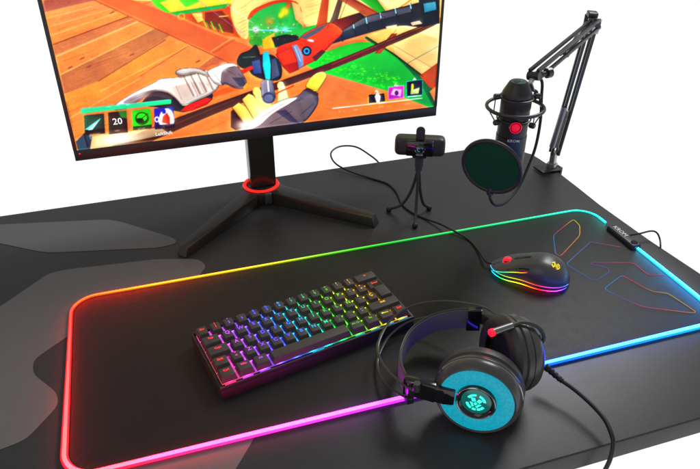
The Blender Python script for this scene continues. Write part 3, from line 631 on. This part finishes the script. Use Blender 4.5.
# barrel with rounded ends
HWb=.0385; prof=[(0,-HWb),(.009,-HWb),(.0125,-HWb+.0012),(.0148,-HWb+.005),(.0158,-HWb+.012),(.0158,HWb-.012),(.0148,HWb-.005),(.0125,HWb-.0012),(.009,HWb),(0,HWb)]
body=obj('body',box(bc,(.0785,.0275,.0300),R=RW,bev=.0105,seg=6),'plastic',web)
obj('front_panel',box(bc+face*.0115,(.042,.0085,.0262),R=RW,bev=.0025),'gloss',web)
lensc=bc+face*.0158
ln=obj('lens',lathe([(.0085,0),(.0085,.0016),(.0078,.0022),(.0066,.0018),(.006,.0004),(.0045,.001),(.002,.0016),(0,.0018)],lensc,face,seg=32),'glass',web)
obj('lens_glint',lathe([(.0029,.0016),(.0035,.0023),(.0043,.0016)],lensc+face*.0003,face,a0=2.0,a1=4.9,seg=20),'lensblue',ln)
obj('lettering',textg('KROM',.0036,bc+face*.0160-upw*.0100,sd,upw),'white',web)
obj('privacy_shutter',prism(rrect(-.0068,-.012,.0068,.0225,.0067),-.001,.001,R=Matrix((sd,upw,face)).transposed(),o=bc+upw*.0115+face*.0095),'plastic',web)
obj('mount',hull([bc-upw*.0145+sd*a+face*b for a in(-.012,.012) for b in(-.009,.009)]+[bc-upw*.0195+sd*a+face*b for a in(-.01,.01) for b in(-.008,.008)],.001),'plastic',web)
neck=Vector((wc.x+.0015,wc.y,0)); top=bc-upw*.0195; nk=top-Vector((0,0,.017))
g=tube([top,nk],[.0072,.0068],20); g=tube([nk+Vector((0,0,.001)),nk-Vector((0,0,.006))],[.0055,.0062],16,g=g); obj('neck',g,'soft',web)
for px,py in [(389,209.5),(429,208),(415,225.5)]:
    ft=P(px,py,.004); h=nk-Vector((0,0,.004)); out=nrm(Vector((ft.x-h.x,ft.y-h.y,0)))
    mid=Vector((h.x,h.y,0))+out*((ft-h).xy.length*.24)+Vector((0,0,h.z*.50)); m2=Vector((h.x,h.y,0))+out*((ft-h).xy.length*.55)+Vector((0,0,h.z*.20))
    lg=obj('leg',tube(spline([h+out*.002,h+out*.003-Vector((0,0,.012)),mid,m2,ft+Vector((0,0,.0015))],8),.0025,10),'soft',web)
    obj('foot',sphere(ft,.0048),'cable',lg)
# ================================================================= BOOM ARM
top=PY(592,24,.95); clp=P(556,170,0); lo=PY(554,160,.962); end=PY(534,76,.815)
arm=root('boom_arm','folding black microphone arm with springs clamped to the desk corner','microphone arm',(clp.x,clp.y,0))
# clamp : plate on the desk, jaw and screw below
pc=P(549,168.5,.003); d=Vector((1,.12,0)).normalized(); s=Vector((-d.y,d.x,0)); Rz=Matrix((d,s,(0,0,1))).transposed()
g=box(pc+Vector((-.004,0,.0016)),(.042,.030,.0032),R=Rz,bev=.0006); box(pc+d*.0185+Vector((0,0,-.022)),(.004,.028,.052),R=Rz,g=g,bev=.0006); box(pc+Vector((-.0,0,-.047)),(.036,.026,.004),R=Rz,g=g,bev=.0006)
obj('clamp',g,'armblack',arm)
obj('clamp_screw',lathe([(0,-.03),(.009,-.03),(.009,-.026),(.003,-.026),(.003,.018),(.008,.018),(.008,.021),(0,.021)],pc+Vector((-.002,0,-.047)),(0,0,1),seg=20),'steel',arm)
sw=pc+d*.006; g=tube([sw+Vector((0,0,.003)),sw+Vector((0,0,.034))],.0065,20); tube([sw+Vector((0,0,.003)),sw+Vector((0,0,.010))],.0095,20,g=g)
obj('swivel_post',g,'steel',arm)
lo=sw+Vector((0,0,.03))
def armbars(a,b,off,name,spr):
    a=Vector(a);b=Vector(b); ax=nrm(b-a); w=nrm(ax.cross(Vector((-.35,-1,0)))); hz=nrm(ax.cross(w))
    # four square rods as two side pairs
    for q in (-1,1):
        g=G()
        for h_ in (-1,1):
            m=[a+w*q*off+hz*h_*.0065,b+w*q*off+hz*h_*.0065]; R=Matrix((ax,w,hz)).transposed(); box((m[0]+m[1])/2,((b-a).length,.0046,.0046),R=R,g=g,bev=.0004)
        obj(name,g,'armblack',arm)
    return ax,w,hz
def spring(a,b,r,n=34,name='spring'):
    a=Vector(a);b=Vector(b); ax=nrm(b-a); u=nrm(ax.cross(Vector((0,1,.1)))); v=ax.cross(u); p=[]
    for i in range(n*10+1): t=i/(n*10); w=t*n*2*math.pi; p.append(a.lerp(b,t)+u*math.cos(w)*r+v*math.sin(w)*r)
    return obj(name,tube(p,r*.3,5),'steel',arm)
ax,w,hz=armbars(lo,top,.0062,'lower_bar',1)
spring(lo.lerp(top,.36)+hz*.0,lo.lerp(top,.05),.0034,30)
# spring sleeve (light grey tube) beside the lower bars
a=lo.lerp(top,.02)-w*.0135; b=lo.lerp(top,.37)-w*.0125
sl=lo.lerp(top,.10)
q0=PY(552,147,.955); q1=PY(564.5,107,.955)
g=tube([q0,q1],.0052,16); obj('spring_sleeve',g,'alu',arm)
up2=top+Vector((-.002,-.012,.004))
ax2,w2,hz2=armbars(up2,end+Vector((0,0,.002)),.0058,'upper_bar',1)
q0=PY(566,55,.90); q1=PY(587,24,.94); obj('spring_sleeve',tube([q0,q1],.0052,16),'alu',arm)
spring(up2.lerp(end,.30),up2.lerp(end,.62),.003,26)
# elbow plates and knobs
g=G()
for q in(-1,1):
    o=hz*q*.0105; hull([top+o+ax*.012+w*.010,top+o+ax*.012-w*.012,top+o-ax*.012-w*.010,top+o-ax*.012+w*.010]+[p+hz*q*.0018 for p in(top+o+ax*.012+w*.010,top+o+ax*.012-w*.012,top+o-ax*.012-w*.010,top+o-ax*.012+w*.010)],g=g)
obj('elbow_plate',g,'steel',arm)
g=G()
for p in (top+ax*.006+w*.005,top-ax*.006-w*.006,up2): tube([p-hz*.0145,p+hz*.0145],.0042,14,g=g)
obj('elbow_bolt',g,'armblack',arm)
obj('elbow_cap',hull([top+ax*(.012+a)+w*b+hz*c for a in(0,.008) for b in(-.012,.004) for c in(-.008,.008)],.002),'armblack',arm)
# end joint
g=G()
tube([end-hz2*.009,end+hz2*.009],.0062,18,g=g); obj('end_joint',g,'armblack',arm)
kn=PY(548,73,.82); g=tube([end+(kn-end)*.2,kn],[.004,.004],12); tube([kn-nrm(kn-end)*.003,kn+nrm(kn-end)*.005],[.0075,.0075],10,g=g); obj('tightening_knob',g,'armblack',arm)
br=PY(532.5,90,.812); g=tube(spline([end,end+Vector((-.006,-.004,-.008)),br],6),.0042,12,flat=.6); obj('end_bracket',g,'steel',arm)
# ================================================================= MICROPHONE
YMi=.80; mt=PY(516.5,84,YMi); mb=PY(509,166,YMi); mx=(mt.x+mb.x)/2; mc=Vector((mx,YMi,0)); zt=mt.z+.004; zb=mb.z-.006
RM=.0215
mic=root('microphone','black cylindrical studio microphone with red glowing dial behind the round filter','microphone',(mc.x,mc.y,zb))
def mz(y): return PY(514,y,YMi).z
z1=mz(93)
prof=[(0,zt),(.0115,zt),(.0132,zt-.0015),(RM-.001,z1+.002),(RM,z1-.001),(RM,z1-.004),(RM-.0005,z1-.0045),(RM,z1-.005),(RM,mz(133)),(RM-.0006,mz(133)-.0005),(RM+.0008,mz(133)-.001),(RM+.0008,zb+.008),(RM-.004,zb),(0,zb)]
mbody=obj('body',lathe(prof,mc,(0,0,1),seg=64),'plastic',mic)
g=G()
for k in range(7): lathe([(RM+.0001,z1-.010-k*.0018),(RM+.0006,z1-.0104-k*.0018),(RM+.0001,z1-.0108-k*.0018)],mc,(0,0,1),g=g,a0=math.pi*1.1,a1=math.pi*1.9,seg=24)
obj('grille',g,'soft',mic)
obj('touch_button',lathe([(0,0),(.0045,0),(.005,-.0006)],mc+Vector((-.004,-.001,zt+.0006)),(0,0,1),seg=20),'gloss',mic)
obj('indicator',box(mc+Vector((.004,-.001,zt+.0006)),(.0035,.0025,.0008)),'green',mic)
vd=nrm(Vector((-mc.x,-mc.y,0))); vd=(Matrix.Rotation(math.radians(10),3,'Z')@vd)
tgt=PY(518.4,127,.778); dc=Vector((mc.x,mc.y,tgt.z))+vd*(RM+.0005)
ex,ey,_=frame(vd)
dl=obj('dial',lathe([(.0092,-.003),(.0092,.0030),(.0085,.0042),(.0078,.0044),(.0072,.004)],dc,vd,seg=36),'gloss',mic)
obj('dial_light',lathe([(.0062,.0041),(.0056,.0056),(.0042,.0060),(0,.0060)],dc,vd,seg=36),'dial',dl)
obj('dial_ring',lathe([(.0086,.0043),(.0079,.0051),(.0072,.0044)],dc,vd,seg=36),'dial',dl)
tp=Vector((mc.x,mc.y,mz(134.5)))+vd*(RM+.0012); obj('lettering',textg('KROM',.0062,tp,ex,(0,0,1)),'white',mic)
# ================================================================= SHOCK MOUNT
rc=Vector((mc.x,mc.y,PY(514,107,YMi).z)); RR=.0405
shk=root('shock_mount','black wire ring cradle with elastic cords round the microphone','shock mount',(mc.x,mc.y,rc.z))
def circ(c,r,n=72,a0=0,a1=2*math.pi): return [Vector((c.x+r*math.cos(a0+(a1-a0)*i/n),c.y+r*math.sin(a0+(a1-a0)*i/n),c.z)) for i in range(n+1)]
obj('outer_ring',tube(circ(rc,RR),.0026,12),'armblack',shk)
for q in (.015,-.017): obj('inner_ring',tube(circ(rc+Vector((0,0,q)),RM+.0026,48),.0012,8),'armblack',shk)
clips=[(170,.017),(338,.017),(78,.017),(186,-.019),(303,-.021),(62,-.019)]
for a,zz in clips:
    a=math.radians(a); dv=Vector((math.cos(a),math.sin(a),0)); k=rc+dv*(RM+.0085)+Vector((0,0,zz))
    g=tube([k-dv*.005,k-dv*.0035,k+dv*.0025,k+dv*.004],[.003,.0042,.0042,.003],14)
    cl=obj('clip',g,'armblack',shk)
    for dd in (-.40,.40): obj('elastic_cord',tube([k+dv*.001,rc+Vector((math.cos(a+dd),math.sin(a+dd),0))*RR],.0009,6),'cable',cl)
aj=math.atan2(br.y-mc.y,br.x-mc.x); pj=rc+Vector((math.cos(aj),math.sin(aj),0))*RR
obj('ring_bracket',tube(spline([pj,pj+Vector((.003,.001,.012)),br],6),.004,10,flat=.6),'armblack',shk)
# ================================================================= POP FILTER
def facing(px,py,ratio,dirx,diry,Y):
    """normal of a disc centred at a pixel seen with the given axis ratio, leaning towards (dirx,diry)"""
    c=PY(px,py,Y); d=Vector(ray(px,py)).normalized(); r=nrm(Vector(rt)); u=nrm(r.cross(d)); s=math.sqrt(1-ratio**2); l=math.hypot(dirx,diry)
    return c,nrm(-d*ratio+(r*dirx-u*diry)/l*s)
pcn,pn=facing(491.6,167,.74,-.55,.83,.725)
pop=root('pop_filter','round dark green pop filter on a curved gooseneck in front of the microphone','pop filter',pcn)
RP=PY(521,165.5,.725)-PY(462,165.5,.725); RP=RP.length/2*.885
rim=[]; fa_,fb_,_=frame(pn)
rp=[pcn+(fa_*math.cos(t)+fb_*math.sin(t))*RP for t in np.linspace(0,2*math.pi,97)]
obj('rim',tube(rp,.0030,12,cap=False),'plastic',pop)
prof=[(RP-.001,.0012)]+[(RP*x,.0012-.0018*(1-x*x)) for x in (.85,.7,.55,.4,.25,.1,0)]
g=lathe(prof,pcn,pn,seg=72); lathe([(a,b-.0035) for a,b in prof],pcn,pn,seg=72,g=g); obj('gauze',g,'foam',pop)
hinge=pcn-fb_*RP if (pcn-fb_*RP).z<pcn.z else pcn+fb_*RP
gn=[hinge,PY(490.5,199,.725),PY(496,205,.727),PY(506,202,.735),PY(519,187,.755),PY(529,165,.775),PY(536,145,.79),PY(540.5,120,.80),PY(541.5,98,.808),PY(542,82,.815),end+Vector((.006,0,-.002))]
obj('gooseneck',tube(spline(gn,10),.0022,12),'cable',pop)
obj('clip',hull([hinge+Vector((x*.004,y*.003,z*.006)) for x in(-1,1) for y in(-1,1) for z in(-1,1)],.001),'plastic',pop)
# ================================================================= MOUSE
hd=nrm(Vector((-.73,.68,0))); lf=Vector((-hd.y,hd.x,0))   # heading, thumb side towards the viewer
mcen=P(527,276.5,.008)+Vector((.0075,.006,0)); mcen.z=.0034
mo=root('computer_mouse','black gaming mouse with rainbow light line and red scroll wheel','computer mouse',mcen)
ML,MW,MH=.057,.0305,.037
def mw(s): # half width along length, s -1 tail .. 1 nose
    base=(1-abs(s)**3.2)**.5; return MW*base*(1-.10*math.exp(-((s-.15)/.3)**2))*(1.02-.04*s)
def mh(s): return MH*((1-abs(s)**3.0)**.55)*(.80-.25*s-.30*max(s,0)**2 +.15*math.exp(-((s+.3)/.5)**2))
def mpt(s,t,z0=.0045,k=1.): # t 0..1 from thumb side base over the top to the far base
    w=mw(s)*k; h=max(mh(s)-z0,.0005); a=math.pi*t; cx=math.cos(a); sx=math.sin(a)
    x=abs(cx)**.72*math.copysign(1,cx)*w; z=z0+abs(sx)**.82*h
    if cx>0: x-= .0035*math.exp(-((z-.012)/.006)**2)*math.exp(-((s-.1)/.4)**2)
    return mcen+hd*(s*ML)+lf*x+Vector((0,0,z))
ns,ntt=60,36; v=[];f=[]
ss=[-math.cos(math.pi*i/ns)*.9995 for i in range(ns+1)]
for s_ in ss:
    for j in range(ntt+1): v.append(mpt(s_,j/ntt))
for i in range(ns):
    for j in range(ntt): a=i*(ntt+1)+j; f.append((a,a+1,a+ntt+2,a+ntt+1))
for i in range(ns): a=i*(ntt+1); b=(i+1)*(ntt+1); f.append((a,b,b+ntt,a+ntt))
obj('shell',G().add(v,f),'mouse',mo,sharp=60)
g=G(); v=[];f=[]; lowp=[]
def perim(k,z,n=80):
    o=[]
    for i in range(n):
        a=2*math.pi*i/n; s_=math.cos(a)*.985; sd_=1 if math.sin(a)>=0 else -1
        o.append(mcen+hd*(s_*ML*k)+lf*(sd_*mw(s_)*k)+Vector((0,0,z)))
    return o
p1=perim(.93,.0046); p0=perim(.90,.0006); g.add(p1+p0,[(i,(i+1)%80,80+(i+1)%80,80+i) for i in range(80)]+[tuple(range(80)),tuple(range(159,79,-1))]); obj('base',g,'plastic',mo)
RB=[(0,(20,190,230)),(.12,(20,170,220)),(.22,(10,190,90)),(.36,(200,210,20)),(.48,(255,120,20)),(.58,(255,30,50)),(.72,(220,70,220)),(.85,(110,80,240)),(1,(40,150,230))]
pe=perim(1.004,.0088,120); h_=pe[6:56]; h_=[q for q in h_]   # thumb side from nose to tail
side=[q for q in pe if (q-mcen).dot(lf)>-.012]; side.sort(key=lambda q:-(q-mcen).dot(hd))
near=[pe[i] for i in range(4,58)]
m=len(near); obj('light_line',tube(near,.00055,8,col=[grad(RB,i/m) for i in range(m)]),'led',mo)
un=perim(.965,.0019,120); un=[un[i] for i in range(4,62)]; m=len(un); obj('underglow_line',tube(un,.0006,8,col=[tuple(3*c**1.3 for c in grad(RB,i/m)) for i in range(m)]),'led',mo)
RB2=[(0,(10,215,225)),(.35,(20,210,120)),(.6,(190,220,20)),(.85,(255,140,20)),(1,(255,30,60))]
sl=[]
for i in range(24):
    t=i/23; s_=.86-.86*t; sl.append(mpt(s_,.155+.01*math.sin(3*t)+(.03*max(0,t-.85)/.15))+lf*.0006)
obj('side_light',tube(sl,.0006,8,col=[grad(RB2,i/23) for i in range(24)]),'led',mo)
g=G()
for a,b in ((.50,.26),(.22,-.02)):
    q=[mpt(a+(b-a)*i/8,.24)+lf*.0004 for i in range(9)]; tube(q,.0016,8,flat=1.,g=g)
obj('side_button',g,'gloss',mo)
wcn=mcen+hd*.033+Vector((0,0,mh(.033/ML)-.003)); obj('wheel_well',lathe([(0,.0002),(.0055,.0002),(.0065,-.002)],wcn+Vector((0,0,.0033)),(hd.x*.25,hd.y*.25,1),seg=24,sx=1,sy=1),'gloss',mo)
obj('scroll_wheel',lathe([(0,-.0038),(.0062,-.0038),(.0068,-.0026),(.0068,.0026),(.0062,.0038),(0,.0038)],wcn,lf,seg=28),'red',mo)
g=tube([mpt(x,.5)+Vector((0,0,.0002)) for x in np.linspace(.42,.02,12)],.0028,8,flat=.3); obj('dpi_button',g,'gloss',mo)
g=tube([mpt(x,.5)+Vector((0,0,.0001)) for x in np.linspace(.985,.72,8)],.0007,6,flat=.4); obj('button_seam',g,'cable',mo)
lp=mpt(-.60,.43); e1_=mpt(-.56,.43)-mpt(-.64,.43); e2_=mpt(-.60,.40)-mpt(-.60,.46); nn=nrm(e1_.cross(e2_)); nn=nn if nn.z>0 else -nn; yd_=nrm(e1_); xd_=nrm(yd_.cross(nn))
obj('emblem',emblem(.0066,lp,xd_,yd_,.0009),'yellow',mo)
nose=mpt(.985,.5); nose.z=.010
cw=[nose,nose+hd*.008,P(478,250,.006),P(469,240,.0048),P(455,231.5,.0078),P(447,227.5,.0088),P(440,224,.006),P(425,218.5,.0018),P(412,212.5,.0018),P(402,204,.0018),P(397,193,.0018),P(388,184,.0018),P(370,178,.0018),P(350,171.5,.004),P(335,163,.010),P(331,153,.016),P(340,146.5,.018),P(356,147,.014),P(371,156,.006),P(379,163,-.008),P(384,171,-.05)]
obj('cable',tube(spline(cw,10),.0016,10),'cable',mo)
# ================================================================= HEADSET
def disc(px,py,z,ratio,dirx,diry):
    c=P(px,py,z); d=Vector(ray(px,py)).normalized(); r=nrm(Vector(rt)); r=nrm(r-d*r.dot(d)); u=r.cross(d); s=math.sqrt(1-ratio**2); l=math.hypot(dirx,diry)
    return c,nrm(-d*ratio+(r*dirx-u*diry)/l*s)
hs_=root('headset','black gaming headset lying on the mat with a glowing cyan earcup','headset',P(470,430,.0034))
c1,n1=disc(476,402,.047,.75,-.28,.96)
R1=.0475
prof=[(.0395,-.0010),(.0415,.0002),(.0435,-.0018),(.0458,-.006),(.0468,-.010),(.0466,-.0118)]
obj('cup_shell',lathe(prof+[(.0462,-.012),(.046,-.0126),(.0478,-.0132),(.0478,-.0165),(.0455,-.021),(.040,-.022),(.02,-.023),(0,-.023)],c1,n1,seg=96),'shell',hs_)
obj('chrome_band',lathe([(.0467,-.0112),(.0474,-.0122),(.0472,-.0134)],c1,n1,seg=96),'chrome',hs_)
obj('ear_pad',lathe([(.030,-.021),(.0445,-.0195),(.0475,-.023),(.0478,-.028),(.0460,-.034),(.042,-.037),(.035,-.0365),(.031,-.032),(.030,-.026)],c1,n1,seg=96),'leather',hs_)
# lit ring with fine radial ribs
g=G(); seg=180; a_,b_,n_=frame(n1); v=[];f=[]
rad=[.0212,.0222,.030,.0386,.0397]; hg=[-.0012,-.0002,.0003,-.0002,-.0012]
for r_,h_ in zip(rad,hg):
    for j in range(seg): w_=2*math.pi*j/seg; hh_=h_+(.00022 if j%3==0 and .022<r_<.039 else 0); v.append(c1+(a_*math.cos(w_)+b_*math.sin(w_))*r_+n_*hh_)
for i in range(4):
    for j in range(seg): f.append((i*seg+j,i*seg+(j+1)%seg,(i+1)*seg+(j+1)%seg,(i+1)*seg+j))
obj('light_ring',G().add(v,f),'cyan',hs_,sharp=80)
cap=obj('hub_cap',lathe([(.0213,-.0012),(.0213,.0022),(.0203,.0032),(.0188,.0026),(.0176,.0006),(.0165,-.0002),(.0158,-.0002)],c1,n1,seg=72),'gloss',hs_)
obj('hub_dome',lathe([(.0160,-.0003),(.012,.0000),(.006,.0002),(0,.0003)],c1,n1,seg=72),'dome',cap)
obj('hub_trim',lathe([(.0194,.0031),(.0201,.0035),(.0207,.0030)],c1,n1,seg=72),'chrome',cap)
rr_=Matrix.Rotation(math.radians(-8),3,n1); obj('emblem',emblem(.0108,c1,rr_@a_,rr_@b_,.0008),'teal',cap)
# yoke : black arm from hinge block to the middle of the cup
left=-a_ if (a_.dot(Vector(rt))>0) else a_
yk=[c1+left*.0215+n1*.0008,c1+left*.0395+n1*.0012]
wv=n1.cross(left)
pts=[]
for d_,hw,hh_ in ((.0225,.0105,.0025),(.034,.0100,.0040),(.046,.0105,.0035)):
    for q in(-1,1): pts+= [c1+left*d_+wv*q*hw+n1*hh_,c1+left*d_+wv*q*hw-n1*.004]
obj('yoke',hull(pts,.0012),'gloss',hs_)
# hinge block between cup and band
b0=c1+left*.0415+n1*.0002; b1=P(404,384,.046)
hv=Vector((0,0,1)); dd=nrm(b1-b0); sdv=nrm(dd.cross(hv))
pts=[p+hv*q*.0115+sdv*t*.0045 for p in(b0+dd*.001,b1) for q in(-1,1) for t in(-1,1)]
hb=obj('hinge_block',hull(pts,.0018),'gloss',hs_)
kp=P(417,383,.061); obj('hinge_knob',tube([kp-Vector((0,0,.010)),kp],[.0045,.0038],16),'plastic',hs_)
# second cup
c2,ni=disc(507,353.5,.0515,.50,-1.0,.10); n2=-ni
prof=[(0,.031),(.022,.0305),(.034,.027),(.0405,.022),(.0432,.016),(.0436,.010),(.0428,.0096),(.0428,.0088),(.0444,.0082),(.0444,.002),(.042,.0),(.02,-.0005),(0,-.0005)]
obj('cup_shell',lathe(prof,c2,n2,seg=96),'shell',hs_)
obj('chrome_band',lathe([(.0434,.0086),(.0445,.0092),(.0434,.0100)],c2,n2,seg=96),'chrome',hs_)
obj('ear_pad',lathe([(.0285,-.012),(.031,-.015),(.036,-.0155),(.042,-.0125),(.0455,-.007),(.045,-.002),(.042,.001),(.030,.0005),(.0285,-.006)],c2,n2,seg=96),'leather',hs_)
obj('driver_cloth',lathe([(.031,-.004),(.02,-.0045),(0,-.0045)],c2,n2,seg=48),'cable',hs_)
# band wires : two flat springs, one above the other
tw=[(498,316,.076),(486,308,.073),(468,303.5,.066),(440,301,.056),(412,306,.046),(391,320,.038),(380,338,.034),(378,352,.034),(385,367,.040),(398,380,.048),(412,390,.055)]
TW=spline([P(x,y,z) for x,y,z in tw],8)
obj('band_wire',tube(TW,.0018,10,flat=.5),'armblack',hs_)
obj('band_wire',tube([p-Vector((0,0,.024-.011*max(0,(i/len(TW)-.8)/.2))) for i,p in enumerate(TW)],.0018,10,flat=.5),'armblack',hs_)
# padded strap
st=[(474,309,.066),(452,310,.060),(430,316,.053),(411,329,.048),(402,345,.046),(400,358,.048),(404,371,.052),(410,381,.056)]
ST=spline([P(x,y,z) for x,y,z in st],8)
v=[];f=[]; k=len(ST); sec=[(-.5,0),(-.46,.0018),(-.3,.0026),(0,.003),(.3,.0026),(.46,.0018),(.5,0),(.46,-.0012),(0,-.0016),(-.46,-.0012)]; m=len(sec)
cc_=P(452,350,.03); ST_=0
for i,p in enumerate(ST):
    t=nrm(ST[min(i+1,k-1)]-ST[max(i-1,0)]); inn=nrm(t.cross(Vector((0,0,1)))); inn=inn if inn.dot(cc_-p)>0 else -inn
    u_=nrm(Vector((0,0,1))+inn*-.0); c_=p-Vector((0,0,.0145))
    for q,hh_ in sec: v.append(c_+u_*q*.029+inn*hh_)
for i in range(k-1):
    for j in range(m): f.append((i*m+j,i*m+(j+1)%m,(i+1)*m+(j+1)%m,(i+1)*m+j))
obj('head_strap',G().add(v,f),'strap',hs_)
g=tube([p+Vector((0,0,.0004)) for p in ST],.0009,8); obj('strap_piping',g,'shell',hs_)
# block joining band and second cup
q0=P(467,319,.057); q1=P(481,319,.060); dd=nrm(q1-q0); sdv=nrm(dd.cross(hv))
bk=obj('hinge_block',hull([p+hv*q*.0150+sdv*t*.0045 for p in(q0,q1) for q in(-1,1) for t in(-1,1)],.0012),'gloss',hs_)
obj('end_arm',hull([p+hv*q*.006+sdv*t*.003 for p in(q1,P(496,322,.070)) for q in(-1,1) for t in(-1,1)],.001),'plastic',hs_)
# strap end clip
p=ST[-1]-Vector((0,0,.0145)); obj('strap_clip',box(p,(.008,.010,.031),bev=.001),'armblack',hs_)
# boom microphone
mp=[P(541,343,.075),P(544,338,.082),P(541,330,.090),P(532,324,.096),P(521,322.5,.098),P(511,326,.098)]
bm_=obj('boom',tube(spline(mp,10),.0022,12),'soft',hs_)
tip=P(493,332.2,.097); st_=P(512,325.6,.098); obj('boom_stick',tube([st_,tip],[.0038,.0042],20),'alu',bm_)
dd=nrm(tip-st_); obj('microphone_light',tube([tip-dd*.0002,tip+dd*.0035,tip+dd*.005],[.0044,.0042,.002],20),'red',bm_)
# cable with ribbed strain relief
cb_=[P(545,366,.030),P(553,373,.026),P(562,381,.024)]
R_s=[.0042 if i%3 else .0028 for i in range(21)]
obj('strain_relief',tube(spline(cb_,10),[.0040-.0014*i/20+(.0006 if i%4<2 else 0) for i in range(21)],14),'cable',hs_)
cw=[P(560,379.5,.024),P(575,390,.022),P(592,405,.020),P(605,420,.018),P(612,436,.014),P(613,447,.006),P(609,462,-.01),P(600,478,-.035),P(585,500,-.09)]
obj('cable',tube(spline(cw,12),.0024,12),'cable',hs_)
# ================================================================= LIGHT
wd=bpy.data.worlds.new('World'); S.world=wd; wd.use_nodes=True; nt=wd.node_tree; bg=nt.nodes['Background']
tc=nt.nodes.new('ShaderNodeTexCoord'); sx=nt.nodes.new('ShaderNodeSeparateXYZ'); nt.links.new(tc.outputs['Generated'],sx.inputs[0])
cr=nt.nodes.new('ShaderNodeMapRange'); cr.interpolation_type='SMOOTHSTEP'; cr.inputs[1].default_value=-.12; cr.inputs[2].default_value=.05; cr.inputs[3].default_value=1.04; cr.inputs[4].default_value=.30
nt.links.new(sx.outputs['Z'],cr.inputs[0]); nt.links.new(cr.outputs[0],bg.inputs['Strength']); bg.inputs['Color'].default_value=(1,1,1,1)
def area(name,loc,tgt,size,power,col=(1,1,1)):
    l=bpy.data.lights.new(name,'AREA'); l.shape='RECTANGLE'; l.size=size[0]; l.size_y=size[1]; l.energy=power; l.color=col
    o=bpy.data.objects.new(name,l); COL.objects.link(o); o.location=loc; o.rotation_euler=(Vector(tgt)-Vector(loc)).to_track_quat('-Z','Y').to_euler(); return o
area('softbox_key',(1.5,1.5,1.5),(.4,.65,0),(.7,.7),24)
area('softbox_fill',(-1.2,-.2,1.6),(.3,.7,0),(1.2,1.2),5)
S.view_settings.view_transform='Standard'; S.view_settings.look='None'; S.view_settings.exposure=0; S.view_settings.gamma=1
S.render.engine='CYCLES'; S.render.resolution_x=1024; S.render.resolution_y=686
